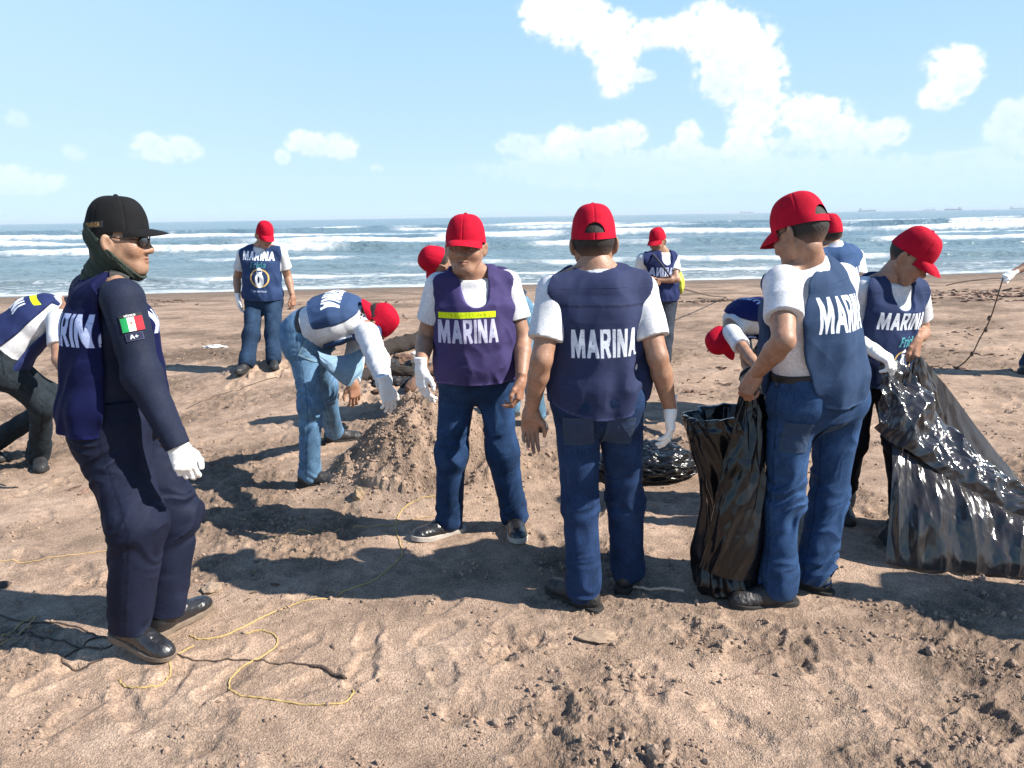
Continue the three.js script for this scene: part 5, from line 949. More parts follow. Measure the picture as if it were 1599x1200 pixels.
// ---------------------------------------------------------------- what they wear besides, and carry
// officer: neck gaiter, sunglasses, badges
{
  const p = officer, { H, hf, N, axis, inv, put } = p, nk = cap(N.clone().addScaledVector(axis, 0.0), H.clone().addScaledVector(hf.u, -0.07).addScaledVector(hf.f, -0.02), 0.08, 0.069);
  const f = (x, y, z) => {
    const d = V(x, y, z).sub(H), a = d.dot(hf.l), b = d.dot(hf.u), c = d.dot(hf.f);
    let q = smin(scalpF(a, b, c) - 0.012, nk(x, y, z), 0.03); q -= 0.005 * (1 - 2.2 * Math.abs(noise(a * 8, (b + c * 1.1) * 26, c * 8)));
    return Math.max(q, b + 0.04 + c * 1.1, -(x - N.x) * axis.x - (y - N.y) * axis.y - (z - N.z) * axis.z - 0.035);
  };
  put('neck_gaiter', dress(skin(f, [H, N], 0.16, 0.0065)), std({ color: rgb(0.03, 0.045, 0.032), roughness: 0.9, map: rep(clothTex, 5), bumpMap: rep(creaseTex, 4), bumpScale: 0.004 }), p.root_, 'dark green neck gaiter pulled up at the nape');
  // badges on the near sleeve
  const canvas = (w, h, draw) => { const c = document.createElement('canvas'); c.width = w; c.height = h; draw(c.getContext('2d')); const t = new THREE.CanvasTexture(c); t.colorSpace = THREE.SRGBColorSpace; return t; };
  const up = p.SR.clone().sub(p.ER).normalize(), n = V(0.16, 0.12, 1).normalize(), u = up.clone().cross(n).normalize(), v = n.clone().cross(u);
  const flag = canvas(256, 220, (g) => { g.fillStyle = '#20242c'; g.fillRect(0, 0, 256, 220); g.fillStyle = '#e8e8e8'; g.font = 'bold 34px sans-serif'; g.textAlign = 'center'; g.fillText('MÉXICO', 128, 34); g.fillStyle = '#12924f'; g.fillRect(6, 44, 84, 170); g.fillStyle = '#e9e6e0'; g.fillRect(88, 44, 82, 170); g.fillStyle = '#c4202f'; g.fillRect(168, 44, 82, 170); g.strokeStyle = '#7a5a38'; g.lineWidth = 8; g.beginPath(); g.arc(129, 124, 20, 0.3, 4.6); g.stroke(); g.fillStyle = '#6b5236'; g.beginPath(); g.ellipse(130, 116, 10, 14, 0.5, 0, 7); g.fill(); g.fillStyle = '#4f7a48'; g.fillRect(112, 142, 34, 7); });
  put('flag_patch', patch(p.shirtF, at(207, 504, 2.72), u, v, n, 0.07, 0.064, 0.0035), std({ map: flag, roughness: 0.85 }), p.root_, 'sleeve patch with a green, white and red flag');
  const blood = canvas(160, 90, (g) => { g.fillStyle = '#141a36'; g.fillRect(0, 0, 160, 90); g.strokeStyle = '#4a5170'; g.lineWidth = 4; g.strokeRect(4, 4, 152, 82); g.fillStyle = '#e9ebf0'; g.font = 'bold 66px sans-serif'; g.textAlign = 'center'; g.fillText('A+', 80, 68); });
  put('badge', patch(p.shirtF, at(211, 519, 2.72).addScaledVector(up, -0.015), u, v, n, 0.054, 0.028, 0.0035), std({ map: blood, roughness: 0.85 }), p.root_, 'small dark sleeve badge reading A+');
  const ep = canvas(128, 256, (g) => { g.fillStyle = '#0b0c10'; g.fillRect(0, 0, 128, 256); g.fillStyle = '#e3e3e6'; g.beginPath(); for (let k = 0; k < 10; k++) { const a = k / 10 * 6.283 - 1.57, r = k % 2 ? 11 : 28; g.lineTo(64 + Math.cos(a) * r, 70 + Math.sin(a) * r); } g.fill(); });
  const en = V(0.25, 1, 0.35).normalize(), eu = V(0.9, 0, -0.25).normalize(); eu.addScaledVector(en, -eu.dot(en)).normalize();
  put('shoulder_board', patch(p.vestF, p.SR.clone().lerp(N, 0.22).addScaledVector(axis, 0.03), eu, en.clone().cross(eu), en, 0.062, 0.12, 0.008, 8), std({ map: ep, roughness: 0.7 }), p.root_, 'black shoulder board with a white star');
  // gold thread on the side of the cap
  const gold = canvas(512, 96, (g) => { g.fillStyle = '#26272a'; g.fillRect(0, 0, 512, 96); g.fillStyle = '#b98a3e'; g.font = 'bold 78px sans-serif'; g.textAlign = 'center'; g.fillText('VELASECA', 256, 76, 490); });
  const cg = capGeo({ fine: true, droop: 0.016 }), P = [], U = [], I = []; for (let j = 0; j <= 4; j++) for (let i = 0; i <= 24; i++) { const q = cg.pt(mix(-2.62, -1.72, i / 24), mix(0.09, 0.2, j / 4)); q.x *= 1.012; q.z *= 1.012; q.applyMatrix4(p.capMatrix); P.push(q.x + inv.x, q.y + inv.y, q.z + inv.z); U.push(i / 24, j / 4); }
  for (let j = 0; j < 4; j++) for (let i = 0; i < 24; i++) { const b = j * 25 + i; I.push(b, b + 1, b + 26, b, b + 26, b + 25); }
  const g = new THREE.BufferGeometry(); g.setAttribute('position', new THREE.Float32BufferAttribute(P, 3)); g.setAttribute('uv', new THREE.Float32BufferAttribute(U, 2)); g.setIndex(I); g.computeVertexNormals(); part('embroidery', g, std({ map: gold, roughness: 0.8 }), p.capPart);
  // cuff of the near sleeve
  const wd = p.WR.clone().sub(p.ER).normalize(), cf = cap(p.ER, p.WR.clone().addScaledVector(wd, 0.02), 0.062, 0.0445), cF = (x, y, z) => { const h = (x - p.WR.x) * wd.x + (y - p.WR.y) * wd.y + (z - p.WR.z) * wd.z; return Math.max(cf(x, y, z) - 0.002 * noise(x * 20, y * 20, z * 20), Math.abs(h + 0.028) - 0.03); };
  put('cuff', dress(skin(cF, [p.WR], 0.12, 0.006), () => p.topColor), uniformMat);
  for (const k of [0, 1]) { const b = new THREE.CylinderGeometry(0.006, 0.006, 0.003, 12); b.rotateX(Math.PI / 2); const c = onto(cF, p.WR.clone().addScaledVector(wd, -0.016 - 0.026 * k).add(V(-0.02, 0, 0)), V(-0.3, 0, 1).normalize(), 0.002); b.translate(c.x, c.y, c.z); put('button', b, frameMat); }
}
function spectacles(p, dark) {
  const { H, hf, inv } = p, k = p.head ?? 1, loc = (x, y, z) => H.clone().addScaledVector(hf.l, x * k).addScaledVector(hf.u, y * k).addScaledVector(hf.f, z * k).add(inv), o = [];
  for (const e of [-1, 1]) { o.push(new THREE.TubeGeometry(new THREE.CatmullRomCurve3([loc(0.062 * e, 0.008, 0.084), loc(0.08 * e, 0.01, 0.04), loc(0.084 * e, 0.012, 0.0), loc(0.086 * e, 0.004, -0.02)]), 16, 0.0022 * k, 6)); o.push(new THREE.TubeGeometry(new THREE.CatmullRomCurve3([...Array(13)].map((_, i) => { const a = i / 12 * 6.283; return loc(0.034 * e + Math.cos(a) * 0.027, 0.0 + Math.sin(a) * 0.019, 0.106 - Math.abs(0.034 * e + Math.cos(a) * 0.027) * 0.24); }), false), 32, 0.0018 * k, 6)); }
  o.push(new THREE.TubeGeometry(new THREE.CatmullRomCurve3([loc(-0.01, 0.006, 0.104), loc(0, 0.009, 0.108), loc(0.01, 0.006, 0.104)]), 6, 0.002 * k, 6));
  const fr = part(dark ? 'sunglasses' : 'spectacles', mergeGeometries(o), frameMat, p.root_);
  for (const e of [-1, 1]) { const g = new THREE.SphereGeometry(1, 18, 12); g.scale(0.026, 0.0185, 0.0025); g.rotateY(0.22 * e); g.translate(0.034 * e, 0, 0.0985); g.applyMatrix4(new THREE.Matrix4().makeBasis(hf.l, hf.u, hf.f).scale(V(k, k, k)).setPosition(H.clone().add(inv))); part('lens', g, dark ? glassDark : phys({ transmission: 1, roughness: 0.05, thickness: 0 }), fr); }
}
spectacles(officer, true);
spectacles(manBag, false);
// jeans pockets with their seams
const pocketTex = (() => { const c = document.createElement('canvas'); c.width = 192; c.height = 192; const g = c.getContext('2d'); g.fillStyle = '#b9b9b9'; g.fillRect(0, 0, 192, 192); const R = rng(4); for (let i = 0; i < 900; i++) { g.fillStyle = `rgba(${R() < 0.5 ? '70,70,70' : '255,255,255'},0.12)`; g.fillRect(R() * 192, R() * 192, 2, 8); } g.strokeStyle = '#e8d3b4'; g.lineWidth = 4; for (const d of [5, 14]) { g.strokeRect(d, d, 192 - 2 * d, 192 - 2 * d); } g.beginPath(); g.moveTo(20, 110); g.lineTo(96, 130); g.lineTo(172, 110); g.stroke(); const t = new THREE.CanvasTexture(c); t.colorSpace = THREE.SRGBColorSpace; return t; })();
function pocket(p, x, y, w, h, n, tilt = 0, k = 1.6) {
  const c = at(x, y, p.D - 0.12), u = V(Math.cos(tilt), Math.sin(tilt), 0); u.addScaledVector(n, -u.dot(n)).normalize(); const v = n.clone().cross(u), t = p.trousers.color;
  p.put('pocket', patch(p.trF, c, u, v, n, w, h, 0.0045, 10, 0.2), phys({ map: pocketTex, color: rgb(t[0] * k, t[1] * k, t[2] * k), bumpMap: rep(creaseTex, 0.4), bumpScale: 0.004, roughness: 0.86 }));
}
pocket(manBag, 1240, 682, 0.11, 0.13, V(0.1, 0.05, 0.98).normalize(), -0.06, 1.2); pocket(manBag, 1318, 688, 0.1, 0.13, V(0.6, 0.05, 0.8).normalize(), 0.05, 1.2);
pocket(manBack, 903, 676, 0.125, 0.13, V(-0.1, 0.02, 1).normalize(), 0.04); pocket(manBack, 970, 676, 0.125, 0.13, V(0.1, 0.02, 1).normalize(), -0.04);
pocket(manBend, 484, 548, 0.12, 0.13, V(-0.15, 0.1, 1).normalize(), -0.5);
for (const x of [1213, 1256, 1312]) { const p = manBag, n = V(x > 1300 ? 0.3 : x < 1230 ? -0.3 : 0, 0, 1).normalize(), u = V(1, 0, 0).addScaledVector(n, -n.x).normalize(); p.put('belt_loop', patch(p.beltF, at(x, 610 + (x > 1300 ? 5 : 0), p.D - 0.1), u, V(0, 1, 0), n, 0.012, 0.055, 0.004, 4, 0.2), phys({ color: rgb(0.07, 0.13, 0.25), map: rep(denimTex, 1), roughness: 0.85 })); }

// ---- thin plastic: a sheet spanned between two rows of places
const crumple = (a, b, c) => 0.75 * (0.35 - Math.abs(noise(a * 0.8, b * 0.8, c))) + 0.35 * (0.3 - Math.abs(noise(a * 1.7 + 3, b * 1.7, c))) + 0.12 * (0.3 - Math.abs(noise(a * 3.9, b * 3.9, c + 4)));
function sheet(up, lo, { nu = 120, nv = 60, amp = 0.02, fu = 9, fv = 6, seed = 0, bulge = 0, pleat = 0, pf = 30, rowsMid = null } = {}) {
  const A = new THREE.CatmullRomCurve3(up), B = new THREE.CatmullRomCurve3(lo), Mc = rowsMid ? new THREE.CatmullRomCurve3(rowsMid) : null, P = [], U = [], I = [];
  for (let j = 0; j <= nv; j++) for (let i = 0; i <= nu; i++) {
    const u = i / nu, v = j / nv, a = A.getPoint(u), b = B.getPoint(u), t = A.getTangent(u), dn = b.clone().sub(a), L = dn.length(), n = t.clone().cross(dn).normalize(); if (n.z < 0) n.negate();
    const p = a.lerp(b, v); if (Mc) { const m = Mc.getPoint(u); p.addScaledVector(m.sub(A.getPoint(u).lerp(b, 0.5)), 4 * v * (1 - v)); }
    const edge = Math.min(1, 6 * Math.min(v, 1 - v) + 0.35);
    const d = amp * edge * crumple(u * fu + seed, v * fv + u * 2, seed) + bulge * 4 * v * (1 - v) + pleat * (0.4 + 0.6 * Math.sin(v * 3.1)) * (0.4 - Math.abs(noise(u * pf, v * 0.9 + seed, 2.2)));
    p.addScaledVector(n, d); P.push(p.x, p.y, p.z); U.push(u * A.getLength(), v * L);
  }
  for (let j = 0; j < nv; j++) for (let i = 0; i < nu; i++) { const b = j * (nu + 1) + i; I.push(b, b + 1, b + nu + 2, b, b + nu + 2, b + nu + 1); }
  const g = new THREE.BufferGeometry(); g.setAttribute('position', new THREE.Float32BufferAttribute(P, 3)); g.setAttribute('uv', new THREE.Float32BufferAttribute(U, 2)); g.setIndex(I); g.computeVertexNormals(); return g;
}
const S = (q, D0) => q.map(([x, y, D]) => at(x, y, D ?? D0));
const plastic = phys({ color: rgb(0.008, 0.008, 0.009), roughness: 0.22, clearcoat: 0.3, clearcoatRoughness: 0.15, specularIntensity: 0.6, bumpMap: rep(foldTex, 1.5), bumpScale: 0.016, side: THREE.DoubleSide });
const film = phys({ color: rgb(0.06, 0.053, 0.053), transmission: 0.42, thickness: 0, roughness: 0.2, clearcoat: 0.5, clearcoatRoughness: 0.15, bumpMap: rep(foldTex, 1), bumpScale: 0.008, side: THREE.DoubleSide });
const filmDark = phys({ color: rgb(0.045, 0.043, 0.047), transmission: 0.15, thickness: 0, roughness: 0.2, clearcoat: 0.8, clearcoatRoughness: 0.14, bumpMap: rep(foldTex, 1.6), bumpScale: 0.014, side: THREE.DoubleSide });
// the hanging front of the bent man's vest
{
  const g = sheet(S([[494, 549, 4.5], [520, 556, 4.52], [545, 553, 4.6], [562, 545, 4.7]]), S([[499, 566, 4.46], [520, 588, 4.46], [540, 603, 4.52], [558, 600, 4.62]]), { nu: 40, nv: 30, amp: 0.025, fu: 3, fv: 2, seed: 4, bulge: 0.03 });
  manBend.put('vest_front', g, phys({ color: rgb(0.2, 0.33, 0.46), map: rep(clothTex, 2), roughness: 0.7, side: THREE.DoubleSide }), manBend.root_, 'front of the vest hanging open, pale inside');
}
// standing black bag
{
  const base = ground(1140, 915), o = thing('trash_bag', 'tall black plastic bag standing open beside the stout man', 'trash bag', 'black plastic bags for the beach litter', base), D = -base.z, k = D / 1200;
  const R = [[1139, 926, 50, 0.9], [1138, 905, 50, 1], [1139, 868, 46, 0.9], [1146, 800, 40, 0.8], [1142, 735, 43, 0.8], [1134, 682, 52, 0.8], [1131, 655, 55, 0.8], [1131, 641, 55, 0.75], [1132, 646, 50, 0.7], [1134, 680, 40, 0.6], [1138, 740, 30, 0.5]];
  const cx = new THREE.CatmullRomCurve3(R.map((r) => V(r[0], r[1], 0))), cw = new THREE.CatmullRomCurve3(R.map((r) => V(r[2], r[3], 0))), nv = 110, nu = 150, P = [], U = [], I = [];
  for (let j = 0; j <= nv; j++) for (let i = 0; i <= nu; i++) {
    const v = j / nv, a = i / nu * 2 * Math.PI, c = cx.getPoint(v), w = cw.getPoint(v), rim = ss(0.35, 0.66, v) * ss(1.0, 0.72, v);
    const lift = rim * (30 * Math.exp(-((((a > Math.PI ? a - 2 * Math.PI : a) + 0.55) / 0.55) ** 2)) - 8 * ss(0.2, -1, Math.cos(a)));
    const pl = (0.4 - Math.abs(noise(Math.cos(a) * 1.7 + 3, Math.sin(a) * 1.7, v * 1.0))) * 0.075 * ss(0, 0.12, v) + 0.07 * crumple(Math.cos(a) * 1.5 + 9, v * 4.5 + Math.cos(a) * 2, Math.sin(a) * 1.8) + 0.025 * ss(0.16, 0, v) * crumple(a * 3, v * 20, 3);
    const h = w.x * k + pl, p = at(c.x, c.y - lift, D); p.x += Math.cos(a) * h; p.z += -Math.sin(a) * h * w.y; P.push(p.x - base.x, Math.max(p.y - base.y, 0.004), p.z - base.z); U.push(Math.abs(a - Math.PI) * 0.12, v * 0.5);
  }
  for (let j = 0; j < nv; j++) for (let i = 0; i < nu; i++) { const b = j * (nu + 1) + i; I.push(b, b + 1, b + nu + 2, b, b + nu + 2, b + nu + 1); }
  const g = new THREE.BufferGeometry(); g.setAttribute('position', new THREE.Float32BufferAttribute(P, 3)); g.setAttribute('uv', new THREE.Float32BufferAttribute(U, 2)); g.setIndex(I); g.computeVertexNormals(); part('bag', g, plastic, o);
  // the film drawn up to the hand
  const t = sheet(S([[1158, 606, D - 0.1], [1167, 604, D - 0.11], [1178, 608, D - 0.08]]), S([[1096, 890, D - 0.13], [1138, 905, D - 0.2], [1186, 905, D - 0.13]]), { nu: 70, nv: 90, amp: 0.06, fu: 1.8, fv: 3.2, seed: 6, pleat: 0.03, pf: 4.5, bulge: 0.03 }); t.translate(-base.x, -base.y, -base.z); part('bag_side', t, plastic, o);
}
// see-through sack held open at the right edge
{
  const base = ground(1480, 890), o = thing('trash_bag', 'big see-through plastic sack dragged open at the right edge', 'trash bag', 'black plastic bags for the beach litter', base);
  const add = (n, g, m) => { g.translate(-base.x, -base.y, -base.z); return part(n, g, m, o); };
  const G = (q) => q.map(([x, y]) => ground(x, y, 0.012));
  add('sack_front', sheet(S([[1393, 694, 3.68], [1430, 716, 3.62], [1480, 742, 3.56], [1540, 778, 3.5], [1599, 808, 3.45], [1690, 850, 3.4]]), G([[1382, 884], [1440, 893], [1500, 898], [1560, 903], [1620, 908], [1700, 912]]), { nu: 190, nv: 80, amp: 0.03, fu: 8, fv: 2, seed: 3, pleat: 0.045, pf: 11, bulge: 0.05 }), film);
  add('sack_back', sheet(S([[1437, 555, 3.9], [1480, 606, 3.9], [1540, 686, 3.88], [1599, 758, 3.85], [1690, 860, 3.8]]), G([[1402, 838], [1470, 846], [1540, 852], [1610, 858], [1700, 864]]), { nu: 120, nv: 60, amp: 0.02, fu: 5, fv: 3, seed: 13, pleat: 0.02, pf: 9 }), film);
  add('sack_side', sheet(S([[1397, 700, 3.66], [1403, 690, 3.75], [1412, 680, 3.9]]), G([[1384, 884], [1390, 862], [1404, 838]]), { nu: 30, nv: 60, amp: 0.015, fu: 2, fv: 3, seed: 23, pleat: 0.02, pf: 5 }), film);
  add('sack_flap', sheet(S([[1368, 556, 3.8], [1390, 560, 3.82], [1418, 575, 3.84], [1446, 620, 3.82], [1490, 676, 3.76], [1545, 722, 3.68], [1599, 764, 3.6], [1690, 845, 3.5]]), S([[1362, 668, 3.72], [1386, 690, 3.68], [1420, 708, 3.62], [1462, 738, 3.56], [1504, 762, 3.52], [1550, 788, 3.48], [1599, 814, 3.43], [1690, 862, 3.38]]), { nu: 230, nv: 90, amp: 0.14, fu: 5.5, fv: 1.9, seed: 8, bulge: 0.035 }), filmDark);
  add('sack_neck', sheet(S([[1430, 556, 3.84], [1437, 558, 3.82], [1444, 568, 3.86]]), S([[1418, 600, 3.8], [1446, 640, 3.8], [1478, 664, 3.84]]), { nu: 40, nv: 40, amp: 0.04, fu: 3, fv: 2, seed: 18, pleat: 0.02, pf: 6 }), film);
  // what has been gathered in it
  const P = [], I = [], nu = 130, nv = 34; for (let j = 0; j <= nv; j++) for (let i = 0; i <= nu; i++) { const u = i / nu, v = j / nv * 2 - 1, c = ground(mix(1412, 1720, u), mix(872, 886, u)), e = Math.pow(Math.max(0, 1 - v * v), 0.5) * Math.pow(Math.max(0, 1 - (2 * u - 1) ** 4), 0.5); P.push(c.x - base.x, c.y - base.y - 0.02 + e * (0.25 + 0.06 * noise(u * 9, v * 2, 3) + 0.03 * noise(u * 30, v * 7, 1)), c.z - base.z - 0.12 - v * 0.17); }
  for (let j = 0; j < nv; j++) for (let i = 0; i < nu; i++) { const b = j * (nu + 1) + i; I.push(b, b + 1, b + nu + 2, b, b + nu + 2, b + nu + 1); }
  const g = new THREE.BufferGeometry(); g.setAttribute('position', new THREE.Float32BufferAttribute(P, 3)); g.setIndex(I); g.computeVertexNormals(); part('contents', g, std({ color: rgb(0.02, 0.019, 0.022), roughness: 0.95 }), o);
}
// black bag lying on the sand
{
  const base = ground(1012, 742), o = thing('trash_bag', 'slack black plastic bag lying on the sand behind the middle pair', 'trash bag', 'black plastic bags for the beach litter', base);
  const g = new THREE.SphereGeometry(1, 120, 80), p = g.attributes.position;
  for (let i = 0; i < p.count; i++) { const x = p.getX(i), y = p.getY(i), z = p.getZ(i), k = 1 + 0.34 * crumple(x * 2.6 + 5, y * 3 + x, z * 2.6) + 0.1 * crumple(x * 7, y * 7, z * 7); const X = x * 0.34 * k, taper = 1 - 0.35 * ss(0.2, 1, x); p.setXYZ(i, X, Math.max(0.004, (y * 0.55 + 0.42) * 0.2 * k * taper * (1 + 0.2 * x)), z * 0.24 * k * taper); }
  g.computeVertexNormals(); part('bag', g, plastic, o);
}
// yellow-green bag on the back of the man by the waves
{
  const c = at(1059, 441, 8.95), g = new THREE.SphereGeometry(1, 32, 24), p = g.attributes.position; for (let i = 0; i < p.count; i++) { const x = p.getX(i), y = p.getY(i), z = p.getZ(i), k = 1 + 0.16 * noise(x * 2, y * 2, z * 2); p.setXYZ(i, x * 0.07 * k * (1 - 0.25 * y), y * 0.14 * k, z * 0.13 * k); } g.computeVertexNormals();
  const o = thing('shoulder_bag', 'yellow-green bag at the hip of the man whose vest is inside out', 'bag', null, c); part('pouch', g, std({ color: rgb(0.55, 0.62, 0.06), roughness: 0.6, map: rep(clothTex, 3) }), o);
  const st = new THREE.TubeGeometry(new THREE.CatmullRomCurve3(S([[1019, 397, 8.74], [1033, 413, 8.66], [1046, 431, 8.68], [1058, 441, 8.84]])), 40, 0.012, 6); st.translate(-c.x, -c.y, -c.z); part('strap', st, std({ color: rgb(0.03, 0.03, 0.05), roughness: 0.8 }), o);
}
// ---------------------------------------------------------------- ropes and twine
const sandAt = (p) => land(p.x, p.z) + sandDetail(p.x, p.z);
function rope(pts, r, mat, label, cat, kind = 'rope', sunk = 0) {
  const q = new THREE.CatmullRomCurve3(pts.map(([x, y]) => ground(x, y)), false, 'centripetal').getPoints(pts.length * 9), R = q.map((p, i) => V(p.x + 0.004 * noise(i * 0.35, 1, r * 900), sandAt(p) + r * (0.7 - sunk) + 0.003 * noise(i * 0.3, 5, 2), p.z + 0.006 * noise(i * 0.35, 4, r * 700)));
  return single(kind, new THREE.TubeGeometry(new THREE.CatmullRomCurve3(R), R.length * 2, r, 7), mat, label, cat, 'ropes lying on the sand');
}
const ropeTex = dataTex(64, (u, v) => { const k = 200 + 55 * Math.sin((u + v) * 6.283 * 2); return [k, k, k]; }); ropeTex.repeat.set(60, 2);
const yellow = std({ color: rgb(0.46, 0.32, 0.12), roughness: 0.8, bumpMap: ropeTex, bumpScale: 0.002 }), brown = std({ color: rgb(0.09, 0.06, 0.045), roughness: 0.9, bumpMap: ropeTex, bumpScale: 0.002 }), tan = std({ color: rgb(0.4, 0.27, 0.13), roughness: 0.9 });
rope([[688, 776], [660, 779], [640, 786], [625, 800], [618, 822], [624, 848], [627, 868], [604, 893], [560, 916], [510, 934], [455, 944], [410, 965], [370, 985], [340, 996], [312, 1000], [296, 993]], 0.0034, yellow, 'long yellow rope curving from the facing man to the officer', 'rope');
rope([[384, 990], [408, 985], [428, 992], [433, 1003], [422, 1018], [396, 1034], [370, 1048], [358, 1064], [360, 1080], [376, 1089], [410, 1094], [460, 1099], [508, 1103], [540, 1097], [552, 1086], [550, 1078]], 0.0034, yellow, 'yellow rope end in an S-shaped loop in front of the officer', 'rope');
rope([[302, 1010], [284, 1020], [267, 1036], [264, 1052], [250, 1069], [226, 1078], [198, 1075], [184, 1060]], 0.0034, yellow, 'short yellow rope hooked under the shoe of the officer', 'rope');
rope([[268, 1026], [300, 1028], [340, 1031], [390, 1034], [440, 1037], [486, 1041]], 0.0036, brown, 'straight dark twine in front of the shoe of the officer', 'twine', 'twine');
rope([[486, 1042], [505, 1047], [524, 1054], [540, 1062]], 0.007, brown, 'short dark frayed rope stub beside the S-shaped rope', 'rope');
rope([[0, 1002], [18, 988], [40, 972], [54, 965], [46, 978], [20, 1000], [-8, 1016]], 0.004, tan, 'tan rope loop in the shadow at the left edge', 'rope');
rope([[0, 962], [40, 974], [90, 975], [130, 985], [150, 992]], 0.004, brown, 'dark rope in the shadow behind the heel of the officer', 'rope');
rope([[20, 985], [60, 996], [110, 1005], [170, 1012], [176, 1000], [150, 996], [120, 1012], [96, 1028], [120, 1038], [160, 1034]], 0.004, brown, 'tangled dark rope in the shadow at the left', 'rope');
rope([[0, 877], [50, 874], [100, 869], [166, 861]], 0.0034, tan, 'thin tan rope running straight behind the officer', 'rope');
rope([[404, 843], [440, 837], [480, 831], [530, 829], [570, 825], [606, 820], [650, 812], [692, 806]], 0.0036, tan, 'thin rope across the shadow left of the facing man', 'rope');
rope([[290, 640], [330, 622], [380, 606], [440, 587]], 0.005, brown, 'thin twine in the sand below the man standing apart', 'twine', 'twine');
rope([[985, 917], [1010, 924], [1040, 923], [1068, 925]], 0.007, std({ color: rgb(0.5, 0.37, 0.27), roughness: 0.9 }), 'pale stick half buried at the heel of the man seen from behind', 'stick', 'stick');
// twine held up at right, with its knots
{
  const T = (pts, r) => new THREE.TubeGeometry(new THREE.CatmullRomCurve3(pts), 60, r, 6), hand = at(1567, 434, 7.5), a = ground(1494, 575);
  const o = thing('twine', 'dark knotted twine hanging from the gloved hand at the right edge', 'twine', null, a), L = (v) => v.clone().sub(a);
  part('strand', T([hand, at(1556, 470, 7.55), at(1546, 500, 7.6), at(1530, 530, 7.7), at(1518, 553, 7.9), ground(1494, 575, 0.01), ground(1480, 570, 0.01), ground(1470, 576, 0.01)].map(L), 0.007), brown, o);
  part('strand', T([hand, at(1530, 437, 7.4), at(1500, 441, 7.4), at(1478, 446, 7.4)].map(L), 0.0055), brown, o);
  for (const [x, y, D] of [[1545, 497, 7.6], [1540, 515, 7.64], [1518, 553, 7.9]]) { const g = new THREE.IcosahedronGeometry(0.022, 1); const c = L(at(x, y, D)); g.scale(0.8, 1.3, 0.8); g.translate(c.x, c.y, c.z); part('knot', g, brown, o); }
}
{
  const a = ground(1135, 464), b = at(1062, 450, 9.2), o = thing('twine', 'thin twine stretched from the yellow-green bag down to the sand', 'twine', null, a);
  part('strand', new THREE.TubeGeometry(new THREE.CatmullRomCurve3([b, b.clone().lerp(a, 0.5).add(V(0, -0.03, 0)), a].map((v) => v.clone().sub(a))), 30, 0.012, 6), brown, o);
}
// ---------------------------------------------------------------- driftwood and litter round the mound
function lump(r, sx, sy, sz, seed, k = 0.5, det = 3) { const g = new THREE.IcosahedronGeometry(1, det), p = g.attributes.position; for (let i = 0; i < p.count; i++) { const x = p.getX(i), y = p.getY(i), z = p.getZ(i), q = 1 + k * noise(x * 1.4 + seed, y * 1.4, z * 1.4) + k * 0.5 * noise(x * 3.4, y * 3.4 + seed, z * 3.4) + k * 0.25 * noise(x * 8, y * 8, z * 8 + seed); p.setXYZ(i, x * q * r * sx, y * q * r * sy, z * q * r * sz); } g.computeVertexNormals(); return g; }
const bark = std({ color: rgb(0.024, 0.018, 0.015), roughness: 0.95, bumpMap: rep(creaseTex, 1), bumpScale: 0.02 }), redwood = std({ color: rgb(0.12, 0.065, 0.042), roughness: 0.95, bumpMap: rep(creaseTex, 1), bumpScale: 0.02 }), black = std({ color: rgb(0.02, 0.018, 0.018), roughness: 0.7 });
function log(pts, r, mat, label) { const c = new THREE.CatmullRomCurve3(pts), g = new THREE.TubeGeometry(c, 60, r, 14, false), p = g.attributes.position, n = g.attributes.normal; for (let i = 0; i < p.count; i++) { const x = p.getX(i), y = p.getY(i), z = p.getZ(i), k = r * (0.35 * noise(x * 6, y * 9, z * 6) + 0.3 * noise(x * 15, y * 20, z * 15)); p.setXYZ(i, x + n.getX(i) * k, y + n.getY(i) * k, z + n.getZ(i) * k); } g.computeVertexNormals(); const o = single('driftwood_log', g, mat, label, 'driftwood', 'driftwood behind the sand mound'); const e = []; for (const u of [0, 1]) { const s = new THREE.SphereGeometry(r * 0.98, 12, 8), q = c.getPoint(u); s.translate(q.x, q.y, q.z); e.push(s); } part('cut_end', mergeGeometries(e), mat, o); return o; }
const gl = (x, y, l = 0) => ground(x, y, l);
log([gl(585, 562, 0.1), gl(620, 552, 0.11), gl(665, 542, 0.13), gl(712, 530, 0.14)], 0.085, bark, 'long dark driftwood log behind the mound, topmost of the pile');
log([gl(556, 600, 0.06), gl(585, 593, 0.08), gl(640, 592, 0.08), gl(700, 585, 0.08)], 0.06, bark, 'thin dark log lying under the longer driftwood log');
log([gl(640, 622, 0.08), gl(668, 604, 0.16), gl(700, 598, 0.12)], 0.05, redwood, 'reddish broken branch beside the gloved hand at the mound');
